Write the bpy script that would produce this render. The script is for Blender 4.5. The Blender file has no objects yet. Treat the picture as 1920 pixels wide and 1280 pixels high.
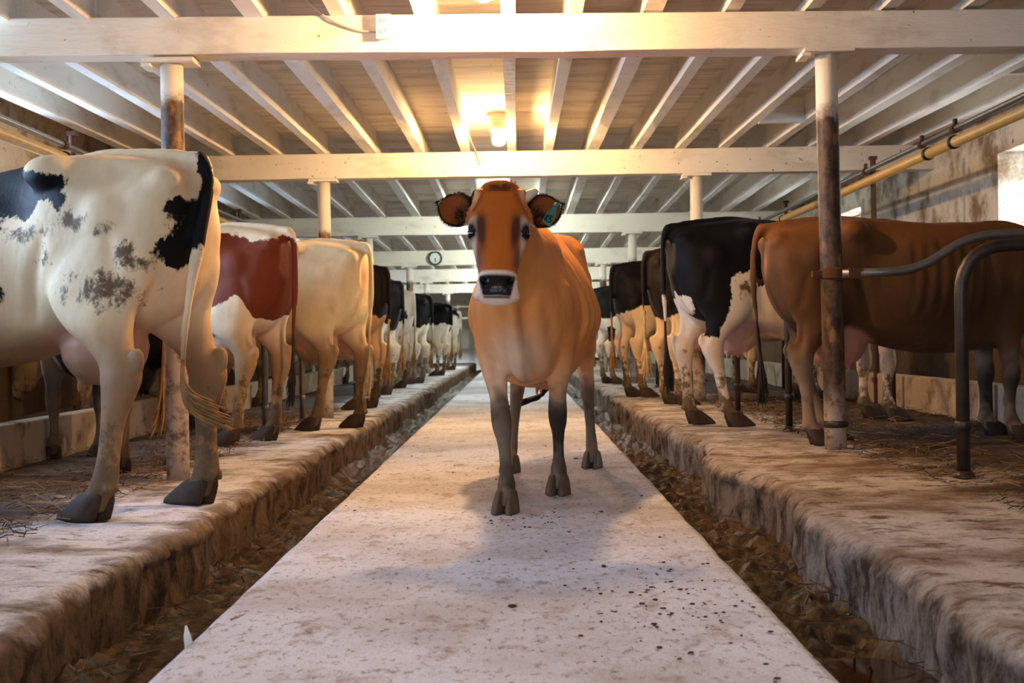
import bpy, bmesh, math, random
import numpy as np
from mathutils import Vector, Matrix, noise as mnoise
random.seed(7); np.random.seed(7)
R = math.radians
scene = bpy.context.scene
col = scene.collection

# ------------------------------------------------------------------ camera, light, exposure
F = 2400.0
cam_d = bpy.data.cameras.new('camera'); cam = bpy.data.objects.new('camera', cam_d); col.objects.link(cam)
cam_d.sensor_width = 36; cam_d.lens = 36 * F / 1920
cam_d.shift_x = -8 / 1920; cam_d.shift_y = -5 / 1920
cam.matrix_world = Matrix.Translation((0, 0, .71)) @ Matrix.Rotation(R(90), 4, 'X') @ Matrix.Rotation(R(-.9), 4, 'Z')
cam_d.clip_start = .05; cam_d.clip_end = 200
cam_d.dof.use_dof = True; cam_d.dof.focus_distance = 5.1; cam_d.dof.aperture_fstop = 6.3
scene.camera = cam
scene.view_settings.view_transform = 'Standard'; scene.view_settings.look = 'None'
scene.view_settings.exposure = 0.9; scene.view_settings.gamma = 1.0
scene.cycles.max_bounces = 8; scene.cycles.diffuse_bounces = 5
scene.cycles.sample_clamp_indirect = 6.0

world = bpy.data.worlds.new('world'); scene.world = world; world.use_nodes = True
bg = world.node_tree.nodes['Background']; bg.inputs[0].default_value = (.62, .78, 1, 1); bg.inputs[1].default_value = 1.0

def light(name, kind, loc, power, color, size=.1, size_y=None, rot=(0, 0, 0)):
    d = bpy.data.lights.new(name, kind); d.energy = power; d.color = color
    if kind == 'AREA':
        d.shape = 'RECTANGLE'; d.size = size; d.size_y = size_y or size
    else:
        d.shadow_soft_size = size
    o = bpy.data.objects.new(name, d); col.objects.link(o); o.location = loc; o.rotation_euler = rot
    return o

WARM = (1, .60, .26); COOL = (.44, .65, 1.0); NEUT = (.88, 1.0, .95)
# daylight: side windows, plus a fill added at an unseen door behind the camera
light('door_daylight_fill', 'AREA', (-.5, -3.6, 1.35), 66, COOL, 2.8, 2.3, (R(90), 0, 0))
WIN_L = [1.2, 3.6, 6.1, 8.6, 14.5, 20.0, 26.0, 32.0]
WIN_R = [9.5, 14.9, 20.3, 26.0, 32.0]
for d in WIN_L:
    light('window_daylight', 'AREA', (-4.35, d, 1.72), 60 if d < 5 else 150 if d < 9 else 50, COOL, .95, .8, (0, R(-90), 0))
for d in WIN_R:
    light('window_daylight', 'AREA', (4.35, d, 1.72), 40, (.8, .9, 1), 1.25, .8, (0, R(90), 0))
LAMPS = [(-.13, .9, 2.38, 44, (1, .76, .52)), (-.13, 6.12, 2.40, 84, WARM), (-.12, 10.7, 2.40, 100, WARM), (-.1, 15.6, 2.42, 62, NEUT), (0, 20.6, 2.36, 80, NEUT),
         (0, 26, 2.3, 110, NEUT), (0, 32, 2.2, 150, NEUT)]

# ------------------------------------------------------------------ helpers
def lin(c):
    return tuple((x / 255 / 12.92) if x / 255 <= .04045 else ((x / 255 + .055) / 1.055) ** 2.4 for x in c)

def cr(P, n=6):
    """Catmull-Rom through rows of P, n samples per span."""
    P = np.asarray(P, float); Q = np.vstack([2 * P[0] - P[1], P, 2 * P[-1] - P[-2]])
    out = []
    for i in range(1, len(Q) - 2):
        t = np.linspace(0, 1, n, endpoint=False)[:, None]
        a, b, c, d = Q[i - 1], Q[i], Q[i + 1], Q[i + 2]
        out.append(.5 * (2 * b + (c - a) * t + (2 * a - 5 * b + 4 * c - d) * t ** 2 + (3 * b - a - 3 * c + d) * t ** 3))
    out.append(P[-1:])
    return np.vstack(out)

def cr_closed(P, n=5):
    P = np.asarray(P, float); k = len(P); out = []
    t = np.linspace(0, 1, n, endpoint=False)[:, None]
    for i in range(k):
        a, b, c, d = P[i - 1], P[i], P[(i + 1) % k], P[(i + 2) % k]
        out.append(.5 * (2 * b + (c - a) * t + (2 * a - 5 * b + 4 * c - d) * t ** 2 + (3 * b - a - 3 * c + d) * t ** 3))
    return np.vstack(out)

class MB:
    def __init__(s): s.v = []; s.f = []
    def add(s, V, Fc):
        o = len(s.v); s.v += [tuple(map(float, p)) for p in V]; s.f += [tuple(i + o for i in q) for q in Fc]
    def loft(s, rings, caps=True):
        n = len(rings[0]); V = [p for r in rings for p in r]; Fc = []
        for i in range(len(rings) - 1):
            for j in range(n):
                k = (j + 1) % n
                Fc.append((i * n + j, i * n + k, (i + 1) * n + k, (i + 1) * n + j))
        if caps:
            Fc.append(tuple(range(n))[::-1]); Fc.append(tuple((len(rings) - 1) * n + j for j in range(n)))
        s.add(V, Fc)
    def box(s, c, d, rz=0, taper=1):
        V = []
        for z in (-1, 1):
            t = taper if z > 0 else 1
            for x, y in ((-1, -1), (1, -1), (1, 1), (-1, 1)):
                X, Y = x * d[0] / 2 * t, y * d[1] / 2 * t
                V.append((c[0] + X * math.cos(rz) - Y * math.sin(rz), c[1] + X * math.sin(rz) + Y * math.cos(rz), c[2] + z * d[2] / 2))
        s.add(V, [(3, 2, 1, 0), (4, 5, 6, 7), (0, 1, 5, 4), (1, 2, 6, 5), (2, 3, 7, 6), (3, 0, 4, 7)])
    def tube(s, pts, r, n=10, caps=True, up=(0, 0, 1)):
        pts = [Vector(p) for p in pts]; m = len(pts); rr = r if hasattr(r, '__len__') else [r] * m
        rings = []; N = None
        for i, p in enumerate(pts):
            T = (pts[min(i + 1, m - 1)] - pts[max(i - 1, 0)]).normalized()
            if N is None:
                N = T.cross(Vector(up));
                if N.length < 1e-3: N = T.cross(Vector((1, 0, 0)))
            N = (N - T * N.dot(T)).normalized(); B = T.cross(N)
            rings.append([p + (N * math.cos(a) + B * math.sin(a)) * rr[i] for a in [2 * math.pi * k / n for k in range(n)]])
        s.loft(rings, caps)
    def ell(s, c, r, n=12, m=8):
        rings = []
        for i in range(m + 1):
            t = math.pi * (i + .02) / (m + .04)
            rings.append([(c[0] + r[0] * math.sin(t) * math.cos(a), c[1] + r[1] * math.sin(t) * math.sin(a), c[2] + r[2] * math.cos(t)) for a in [2 * math.pi * k / n for k in range(n)]])
        s.loft(rings)
    def lathe(s, prof, c=(0, 0, 0), n=24):
        s.loft([[(c[0] + r * math.cos(a), c[1] + r * math.sin(a), c[2] + z) for a in [2 * math.pi * k / n for k in range(n)]] for r, z in prof])
    def blade(s, p, d, L, w, bend=.2):
        """a flat thin straw with a slight bend"""
        d = Vector(d).normalized(); q = Vector((-d.y, d.x, 0)); 
        if q.length < 1e-3: q = Vector((1, 0, 0))
        q.normalize(); p = Vector(p); u = Vector((0, 0, 1))
        a, b, c = p - d * L / 2, p + u * L * bend * .3 , p + d * L / 2
        V = []
        for k in (a, b, c): V += [k - q * w / 2, k + q * w / 2, k + u * w * .5]
        s.add(V, [(0, 1, 4, 3), (1, 2, 5, 4), (2, 0, 3, 5), (3, 4, 7, 6), (4, 5, 8, 7), (5, 3, 6, 8), (2, 1, 0), (6, 7, 8)])

def mesh_of(name, mb, smooth=True):
    me = bpy.data.meshes.new(name); me.from_pydata(mb.v, [], mb.f)
    bm = bmesh.new(); bm.from_mesh(me); bmesh.ops.recalc_face_normals(bm, faces=bm.faces); bm.to_mesh(me); bm.free()
    if smooth: me.polygons.foreach_set('use_smooth', [True] * len(me.polygons))
    me.update(); return me

def obj(name, mb, m, parent=None, smooth=False, bevel=0, label=None, sharp=None):
    me = mesh_of(name, mb, smooth or sharp is not None) if isinstance(mb, MB) else mb
    me.materials.clear(); me.materials.append(m)
    o = bpy.data.objects.new(name, me); col.objects.link(o)
    if parent is not None: o.parent = parent
    else:
        V = np.array([v.co for v in me.vertices]); c = (V.min(0) + V.max(0)) / 2; c[2] = V[:, 2].min()
        me.transform(Matrix.Translation(-Vector(c))); o.location = c
    if bevel:
        b = o.modifiers.new('bevel', 'BEVEL'); b.width = bevel; b.segments = 2; b.limit_method = 'ANGLE'
    if sharp is not None: me.set_sharp_from_angle(angle=R(sharp))
    if label: o['label'] = label
    return o

def tag(o, label=None, cat=None, group=None, kind=None):
    if label: o['label'] = label
    if cat: o['category'] = cat
    if group: o['group'] = group
    if kind: o['kind'] = kind
    return o

def thing(name, label, cat, loc=(0, 0, 0), rz=0, group=None):
    o = bpy.data.objects.new(name, None); col.objects.link(o); o.empty_display_size = .1
    o.location = loc; o.rotation_euler = (0, 0, rz)
    return tag(o, label, cat, group)

# ------------------------------------------------------------------ material helpers
class NT:
    def __init__(s, name, rough=.7, spec=.3):
        s.m = bpy.data.materials.new(name); s.m.use_nodes = True; s.t = s.m.node_tree; s.n = s.t.nodes
        s.b = s.n['Principled BSDF']; s.b.inputs['Roughness'].default_value = rough; s.b.inputs['Specular IOR Level'].default_value = spec
        s.tc = s.n.new('ShaderNodeTexCoord')
    def l(s, a, b): s.t.links.new(a, b)
    def val(s, sock, v):
        if isinstance(v, bpy.types.NodeSocket): s.l(v, sock)
        elif hasattr(v, '__len__') and len(v) == 3 and sock.type == 'RGBA': sock.default_value = (*v, 1)
        else: sock.default_value = v
    def coord(s, stretch=(1, 1, 1), world=True):
        mp = s.n.new('ShaderNodeMapping'); mp.inputs['Scale'].default_value = stretch
        if world:
            g = s.n.new('ShaderNodeNewGeometry'); s.l(g.outputs['Position'], mp.inputs[0])
        else: s.l(s.tc.outputs['Object'], mp.inputs[0])
        return mp.outputs[0]
    def noise(s, scale, detail=4, rough=.55, stretch=(1, 1, 1), world=True, dist=0):
        k = s.n.new('ShaderNodeTexNoise'); k.inputs['Scale'].default_value = scale; k.inputs['Detail'].default_value = detail
        k.inputs['Roughness'].default_value = rough; k.inputs['Distortion'].default_value = dist
        s.l(s.coord(stretch, world), k.inputs['Vector']); return k.outputs['Fac']
    def math(s, op, a, b=0.0, c=0.0, clamp=False):
        k = s.n.new('ShaderNodeMath'); k.operation = op; k.use_clamp = clamp
        s.val(k.inputs[0], a); s.val(k.inputs[1], b); s.val(k.inputs[2], c); return k.outputs[0]
    def step(s, x, a, b):
        k = s.n.new('ShaderNodeMapRange'); k.interpolation_type = 'SMOOTHSTEP'
        s.val(k.inputs['Value'], x); k.inputs['From Min'].default_value = a; k.inputs['From Max'].default_value = b; return k.outputs['Result']
    def mix(s, f, a, b):
        k = s.n.new('ShaderNodeMix'); k.data_type = 'RGBA'; s.val(k.inputs[0], f); s.val(k.inputs[6], a); s.val(k.inputs[7], b); return k.outputs[2]
    def sep(s, world=True):
        k = s.n.new('ShaderNodeSeparateXYZ')
        if world:
            g = s.n.new('ShaderNodeNewGeometry'); s.l(g.outputs['Position'], k.inputs[0])
        else: s.l(s.tc.outputs['Object'], k.inputs[0])
        return k.outputs
    def attr(s, name):
        k = s.n.new('ShaderNodeAttribute'); k.attribute_name = name; return k.outputs
    def bump(s, h, strength=.3, dist=.01, prev=None):
        k = s.n.new('ShaderNodeBump'); k.inputs['Strength'].default_value = strength; k.inputs['Distance'].default_value = dist
        s.l(h, k.inputs['Height'])
        if prev is not None: s.l(prev, k.inputs['Normal'])
        return k.outputs[0]
    def done(s, color=None, rough=None, normal=None):
        if color is not None: s.val(s.b.inputs['Base Color'], color)
        if rough is not None: s.val(s.b.inputs['Roughness'], rough)
        if normal is not None: s.l(normal, s.b.inputs['Normal'])
        return s.m

def m_plain(name, rgb, rough=.6, metal=0, spec=.3, var=.12):
    k = NT(name, rough, spec); c = lin(rgb); k.b.inputs['Metallic'].default_value = metal
    nz = k.noise(14, 5, world=False)
    return k.done(k.mix(k.step(nz, .3, .75), tuple(x * (1 - var) for x in c), tuple(min(1, x * (1 + var)) for x in c)), normal=k.bump(k.noise(60, 3, world=False), .15, .004))

def m_whitewash(name, tone=(226, 214, 192), stain=(150, 120, 84), amount=.5, stretch=(.5, 1, 1)):
    k = NT(name, .75, .2)
    a = k.noise(5, 6, .6, stretch); b = k.noise(55, 4, .6); sp = k.noise(28, 2, .5)
    c = k.mix(k.math('MULTIPLY', k.step(a, .5, .72), amount), lin(tone), lin(stain))
    c = k.mix(k.math('MULTIPLY', k.step(sp, .70, .76), .8), c, lin((70, 52, 36)))
    n1 = k.bump(k.noise(9, 5, .6, (.4, 1, 2)), .45, .02); n2 = k.bump(b, .3, .004, n1)
    return k.done(c, .8, n2)

M = {}
M['beam'] = m_whitewash('whitewashed_timber', (232, 222, 202), amount=.35)
M['joist'] = m_whitewash('whitewashed_joist', (228, 221, 208), (150, 128, 100), .4, (1, .3, 1))
# ceiling boards running across the barn
k = NT('whitewashed_boards', .8, .2); s_ = k.sep()
seam = k.math('ABSOLUTE', k.math('SUBTRACT', k.math('FRACT', k.math('MULTIPLY', s_[1], 5.2)), .5))
c = k.mix(k.step(k.noise(3.2, 6, .65, (.35, 1.5, 1)), .42, .7), lin((222, 214, 202)), lin((184, 170, 152)))
c = k.mix(k.step(k.noise(30, 2), .71, .76), c, lin((60, 44, 30)))
c = k.mix(k.math('MULTIPLY', k.step(seam, .475, .497), .55), c, lin((70, 56, 42)))
M['boards'] = k.done(c, .85, k.bump(k.step(seam, .46, .5), -.5, .01))
# lime dusted concrete walkway
k = NT('limed_concrete', .9, .15)
c = k.mix(k.step(k.noise(1.1, 5, .6), .38, .66), lin((214, 214, 224)), lin((182, 176, 178)))
c = k.mix(k.step(k.noise(7, 8, .72, (1, .6, 1)), .52, .74), c, lin((138, 108, 86)))
c = k.mix(k.math('MULTIPLY', k.step(k.noise(38, 6, .75, (1, .55, 1)), .52, .66), .8), c, lin((116, 98, 86)))
c = k.mix(k.math('MULTIPLY', k.step(k.noise(17, 3, .6, (1, .35, 1)), .675, .73), .85), c, lin((86, 54, 34)))
c = k.mix(k.math('MULTIPLY', k.step(k.noise(90, 4, .7), .63, .72), .6), c, lin((72, 58, 50)))
c = k.mix(k.math('MULTIPLY', k.step(k.noise(140, 5, .75), .48, .66), .35), c, lin((120, 104, 96)))
nn = k.bump(k.noise(30, 8, .7), .5, .008); nn = k.bump(k.noise(150, 4, .7), .45, .003, nn)
M['walk'] = k.done(c, .9, nn)
def m_platform(name, top, side, lime):
    k = NT(name, .9, .15); s_ = k.sep(); ax = k.math('ABSOLUTE', s_[0])
    c = k.mix(k.step(k.noise(1.6, 6, .62, (1, 1.6, 1)), .46 if top < .05 else .40, .70 if top < .05 else .66), lin(lime), lin((128, 102, 78)))
    c = k.mix(k.step(k.noise(8, 8, .76, (.8, 1.3, 1)), .52 if top < .05 else .48, .68 if top < .05 else .64), c, lin((104, 78, 56)))
    c = k.mix(k.math('MULTIPLY', k.step(k.noise(60, 4, .7), .6, .72), .6), c, lin((60, 46, 36)))
    lipz = k.step(k.math('ADD', ax, k.math('MULTIPLY', k.math('SUBTRACT', k.noise(4, 6, .7), .5), .5)), *((1.40, 1.24) if top < .05 else (1.12, .96))); c = k.mix(k.math('MULTIPLY', lipz, .85 if top < .05 else .5), c, lin((104, 76, 46)))
    far = k.step(k.math('ADD', ax, k.math('MULTIPLY', k.noise(2.2, 5, .6), 1.6)), 2.45, 2.9)
    c = k.mix(k.math('MULTIPLY', far, .9), c, lin((62, 44, 30)))
    nz = k.noise(5, 6, .65, (1, 1, .5))
    low = k.step(k.math('ADD', k.math('SUBTRACT', top, s_[2]), k.math('MULTIPLY', k.math('SUBTRACT', nz, .5), .16)), .008, .05)
    face = k.mix(k.step(k.noise(9, 8, .76, (1, 1, .6)), .36, .64), lin(side), lin((46, 30, 17)))
    c = k.mix(low, c, face)
    c = k.mix(k.math('MULTIPLY', k.step(k.noise(75, 5, .75), .5, .68), .45), c, lin((70, 54, 40)))
    nn = k.bump(k.noise(13, 9, .74), .6, .03); nn = k.bump(k.noise(85, 6, .75), .7, .008, nn)
    return k.done(c, .9, nn)
M['plat_l'] = m_platform('limed_platform_west', .01, (116, 88, 60), (232, 226, 228)); M['plat_r'] = m_platform('limed_platform_east', .11, (136, 122, 112), (204, 192, 184))
# manure in the gutters
k = NT('wet_manure', .55, .35)
c = k.mix(k.step(k.noise(10, 8, .7), .35, .68), lin((44, 28, 13)), lin((112, 76, 36)))
c = k.mix(k.step(k.noise(40, 5, .7), .58, .72), c, lin((22, 13, 7)))
nn = k.bump(k.noise(9, 9, .78), 1.0, .08); nn = k.bump(k.noise(60, 6, .75, (1, .4, 1)), .8, .015, nn)
M['manure'] = k.done(c, k.math('ADD', k.math('MULTIPLY', k.noise(6, 3), .5), .3), nn)
k = NT('slurry_water', .06, .5); M['slurry'] = k.done(lin((52, 30, 14)), .08, k.bump(k.noise(18, 2), .04, .004))
# wall
k = NT('limewashed_stone', .9, .1)
c = k.mix(k.step(k.noise(2.5, 6, .65), .42, .66), lin((206, 194, 174)), lin((128, 104, 78)))
wz = k.math('ADD', k.sep()[2], k.math('MULTIPLY', k.math('SUBTRACT', k.noise(3, 5, .6), .5), .5)); c = k.mix(k.step(wz, 1.35, .8), c, lin((92, 70, 46)))  # wall foot browner: stable dirt, plus low ambient shade put into the colour
c = k.mix(k.step(k.noise(9, 5, .7), .62, .72), c, lin((92, 70, 52)))
nn = k.bump(k.noise(5, 5, .6), .8, .06); nn = k.bump(k.noise(30, 5, .6), .4, .01, nn)
M['wall'] = k.done(c, .9, nn)
M['pipe'] = m_plain('galvanised_pipe', (120, 116, 112), .42, .75, .5)
M['pipe_dark'] = m_plain('worn_dark_pipe', (66, 56, 48), .45, .55, .5, .3)
M['yellow'] = m_plain('yellowed_plastic_pipe', (206, 160, 84), .4)
M['clamp'] = m_plain('black_clamp', (28, 24, 22), .5)
M['plastic'] = m_plain('cream_plastic', (222, 212, 190), .4, var=.04)
M['cable'] = m_plain('grey_cable', (170, 158, 140), .5)
M['rust'] = m_plain('rusted_iron', (84, 54, 34), .8, .2)
M['curb'] = m_whitewash('limed_curb', (170, 150, 126), (84, 62, 42), .8)
M['straw'] = m_plain('straw', (138, 108, 66), .8, var=.4)
M['litter'] = m_plain('dark_litter', (72, 51, 33), .9, var=.5)
M['dung'] = m_plain('dried_dung', (78, 46, 28), .9, var=.4)
M['clockrim'] = m_plain('dark_green_rim', (34, 52, 46), .4); M['clockface'] = m_plain('clock_face', (214, 214, 206), .5, var=.03)
M['black'] = m_plain('black_paint', (20, 20, 20), .5)
M['hoof'] = m_plain('hoof_horn', (98, 84, 70), .5, var=.3); M['hoofdark'] = m_plain('hoof_dark', (62, 46, 34), .75, var=.3)
M['horn'] = m_plain('pale_horn', (206, 184, 150), .5)
M['tagplastic'] = m_plain('teal_tag', (62, 124, 104), .45, var=.25)
M['window_frame'] = m_plain('window_paint', (210, 205, 195), .5)
k = NT('eye_gloss', .04, .6); M['eye'] = k.done(lin((16, 10, 8)), .04)
k = NT('lamp_glass', .3); k.b.inputs['Emission Color'].default_value = (1, .78, .45, 1); k.b.inputs['Emission Strength'].default_value = 30; M['glow'] = k.done((.9, .85, .7))
k = NT('lamp_glass_cool', .3); k.b.inputs['Emission Color'].default_value = (.9, .97, 1, 1); k.b.inputs['Emission Strength'].default_value = 25; M['glow_cool'] = k.done((.9, .9, .9))
# window glass: mostly clear
k = NT('window_glass', .05); tr = k.n.new('ShaderNodeBsdfTransparent'); mx = k.n.new('ShaderNodeMixShader'); mx.inputs[0].default_value = .12
k.l(tr.outputs[0], mx.inputs[1]); k.l(k.b.outputs[0], mx.inputs[2]); k.l(mx.outputs[0], k.n['Material Output'].inputs['Surface']); M['glass'] = k.done((.8, .9, .95))
def m_post(name, z_hi, z_lo, mid=(96, 68, 40), low=(168, 152, 140)):
    k = NT(name, .55, .35); z = k.sep()[2]; nz = k.math('MULTIPLY', k.math('SUBTRACT', k.noise(9, 5, .65), .5), .22)
    zz = k.math('ADD', z, nz)
    brown = k.mix(k.step(k.noise(22, 6, .7, (1, 1, .5)), .35, .66), lin(mid), lin((44, 30, 18)))
    brown = k.mix(k.step(k.noise(7, 5, .6, (1, 1, .6)), .56, .66), brown, lin((134, 96, 52)))
    lime = k.mix(k.step(k.noise(16, 6, .7), .45, .66), lin(low), lin((96, 74, 54)))
    c = k.mix(k.step(zz, z_lo - .12, z_lo + .12), lime, brown)
    c = k.mix(k.step(zz, z_hi - .05, z_hi + .05), c, lin((218, 206, 184)))
    return k.done(c, .55, k.bump(k.noise(40, 5, .7), .35, .006))
M['post_l'] = m_post('painted_post_lime_foot', 1.98, .75); M['post_r'] = m_post('painted_post_brown_foot', 1.84, .35, (88, 66, 46)); M['post_f'] = m_post('painted_post_worn', 1.72, .5)

# ------------------------------------------------------------------ structure
Y0, Y1 = -3.0, 39.0
ZL, ZR = .01, .11
def fbm(x, y, z=0, o=4): return mnoise.fractal(Vector((x, y, z)), 1.0, 2.0, o)
ys = list(np.arange(Y0, 1.2, .2)) + list(np.arange(1.2, 9, .035)) + list(np.arange(9, 20, .1)) + list(np.arange(20, Y1 + .01, .4))
def grid(profile_fn, ys):
    mb = MB(); rows = [profile_fn(y) for y in ys]; n = len(rows[0]); V = [p for r in rows for p in r]
    mb.add(V, [(i * n + j, i * n + j + 1, (i + 1) * n + j + 1, (i + 1) * n + j) for i in range(len(rows) - 1) for j in range(n - 1)])
    return mb
def struct(name, mb, m, label=None, **kw):
    return tag(obj(name, mb, m, **kw), label, None, None, 'structure')

XWL, XWR = -.80, .66
def walk_prof(y):
    e = .006 * fbm(y * 2.1, 3.3, 0, 3); f = .006 * fbm(y * 2.3, 9.1, 0, 3); P = [(XWL + e, y, -.45), (XWL + e, y, -.03), (XWL + e + .012, y, -.004)]
    for x in np.linspace(XWL + .03, XWR - .03, 36): P.append((x, y, .004 * fbm(x * 6, y * 6)))
    return P + [(XWR + f - .012, y, -.004), (XWR + f, y, -.03), (XWR + f, y, -.45)]
struct('floor', grid(walk_prof, ys), M['walk'], 'lime-dusted concrete walkway down the middle of the barn', smooth=True)

def plat_prof(side, lip, top):
    def fn(y):
        wob = .075 * fbm(y * .9, 5 * side, 1, 4) + .02 * fbm(y * 5, 2 * side, 3, 3)
        X = lip + side * wob if side > 0 else lip - wob
        P = []
        zz = -.45
        for t in np.linspace(0, 1, 10):
            z = zz + (top - .06 - zz) * t; P.append((X + side * -.0 + .02 * fbm(y * 5, z * 11, 4 + side), y, z))
        for a in np.linspace(0, math.pi / 2, 7)[1:]:
            rr = .06 + .03 * fbm(y * 1.3, 8 + side, 2); P.append((X + side * rr * (1 - math.cos(a)) + .008 * fbm(y * 9, a * 2, side), y, top - .06 + .06 * math.sin(a) + .010 * fbm(y * 6, a, 7 + side)))
        x0 = X + side * .1
        for t in np.linspace(0, 1, 34)[1:]:
            x = x0 + (side * 3.9 - x0) * t ** 1.15; P.append((x, y, top + .012 * fbm(x * 3, y * 3, 11) + .005 * fbm(x * 12, y * 14, 5)))
        return P
    return fn
struct('floor_platform', grid(plat_prof(-1, -1.24, ZL), ys), M['plat_l'], 'limed concrete stall platform under the row of cows with the black-spotted cow', smooth=True)
struct('floor_platform', grid(plat_prof(1, .97, ZR), ys), M['plat_r'], 'limed concrete stall platform under the row of cows with the brown cow', smooth=True)

def gutter(name, xa, xb, z0, amp, seed, label):
    def fn(y):
        return [(x, y, z0 + amp * fbm(x * 5, y * 2.2, seed, 5) + amp * .7 * fbm(x * 17, y * 15, seed + 3, 4)) for x in np.linspace(xa, xb, 22)]
    o = obj(name, grid(fn, ys), M['manure'], smooth=True); return tag(o, label, 'manure', None, 'stuff')
gutter('gutter_manure', -1.42, -.74, -.225, .065, 2.2, 'wet brown manure filling the gutter beside the spotted cow row')
gutter('gutter_manure', .64, 1.12, -.115, .05, 6.1, 'wet brown manure filling the gutter beside the brown cow row')
def pool(x0, x1, y0, y1, z, label):
    mb = MB(); pts = []
    for i in range(28):
        a = 2 * math.pi * i / 28; r = 1 + .18 * fbm(math.cos(a) * 1.5, math.sin(a) * 1.5, y0)
        ca, sa = math.cos(a), math.sin(a); e = .6
        pts.append(((x0 + x1) / 2 + (x1 - x0) / 2 * r * abs(ca) ** e * (1 if ca > 0 else -1), (y0 + y1) / 2 + (y1 - y0) / 2 * r * abs(sa) ** e * (1 if sa > 0 else -1)))
    mb.loft([[(x, y, z - .06) for x, y in pts], [(x, y, z) for x, y in pts]])
    tag(obj('slurry_puddle', mb, M['slurry']), label, 'puddle', None, 'stuff')
pool(-1.3, -.77, 2.95, 3.45, -.2, 'still brown slurry puddle by the upright pale stake')
pool(.69, .95, 2.75, 3.15, -.088, 'still brown slurry puddle in the gutter below the grey curb face')

# beams: depth, bottom, top (they sag a little towards the far end)
BEAMS = [(1.3, 2.17, 2.36), (6.5, 2.17, 2.362), (11.7, 2.20, 2.427), (16.9, 2.10, 2.345), (22.1, 2.0, 2.257), (27.3, 1.95, 2.22), (33.0, 1.92, 2.15)]
BT = .17
beam_labels = ['whitewashed cross beam above the entrance end of the barn', 'near whitewashed cross beam carrying the outlet box', 'bright whitewashed cross beam above the loose brown cow head', 'whitewashed cross beam level with the loose cow ears',
               'whitewashed cross beam that carries the round clock', 'whitewashed cross beam just behind the clock beam', 'last dull cross beam before the end wall']
def rough_box(mb, a, b, c, d, n, amp, axis, seed):
    """long box a..b (axis 0: x, 1: y) with edges a little hewn; c,d: lo/hi of the two other axes"""
    rings = []
    for i in range(n + 1):
        t = a + (b - a) * i / n; q = [amp * mnoise.noise(Vector((t * 2.3, seed, j * 7.7))) for j in range(4)]
        lo, hi = c; l2, h2 = d
        cs = [(lo + q[0], l2 + q[1]), (hi + q[1], l2 + q[2]), (hi + q[2], h2), (lo + q[3], h2)]
        rings.append([(t, p, z) if axis == 0 else (p, t, z) for p, z in cs])
    mb.loft(rings)
for i, (d, zb, zt) in enumerate(BEAMS):
    mb = MB(); rough_box(mb, -3.9, 3.9, (d, d + BT), (zb, zt), 60, .006, 0, i)
    if i == 1: mb.v = [(x, y, z - .0065 * x) for x, y, z in mb.v]     # this beam hangs a little low on the brown side
    tag(obj('ceiling_beam', mb, M['beam'], bevel=.006), beam_labels[i], None, None, 'structure')
JX = [-3.4, -3.0, -2.6, -2.17, -1.75, -1.3, -.87, -.445, -.01, .32, .73, 1.125, 1.53, 1.93, 2.35, 2.77, 3.2, 3.6]
tops = [(Y0, 2.36)] + [(d + BT / 2, zt) for d, zb, zt in BEAMS] + [(Y1, 2.12)]
JH = .2
for i in range(len(tops) - 1):
    (ya, za), (yb, zb) = tops[i], tops[i + 1]
    for j, x in enumerate(JX):
        w = .075 if j % 5 else .1; x2 = x + random.uniform(-.012, .012); mb = MB(); rings = []
        for q in range(13):
            t = q / 12; y = ya + (yb - ya) * t; z = za + (zb - za) * t; e = [.005 * mnoise.noise(Vector((x, y * 3, p * 5.5))) for p in range(4)]
            rings.append([(x2 - w / 2 + e[0], y, z + .002 + e[1]), (x2 + w / 2 + e[2], y, z + .002 + e[3]), (x2 + w / 2, y, z + JH), (x2 - w / 2, y, z + JH)])
        mb.loft(rings)
        tag(obj('ceiling_joist', mb, M['joist']), 'whitewashed joist in the ceiling bay that starts at cross beam %s' % ['zero', 'one', 'two', 'three', 'four', 'five', 'six', 'seven'][i] if 0 else 'whitewashed ceiling joist running over the ' + (beam_labels[min(i, 6)]), None, 'joists of ceiling bay over the ' + beam_labels[min(i, 6)], 'structure')
mb = MB(); rows = [[(-4.2, y, z + JH), (4.2, y, z + JH), (4.2, y, z + JH + .05), (-4.2, y, z + JH + .05)] for y, z in tops]; mb.loft(rows)
struct('ceiling', mb, M['boards'], 'whitewashed board ceiling over the joists')

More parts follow.
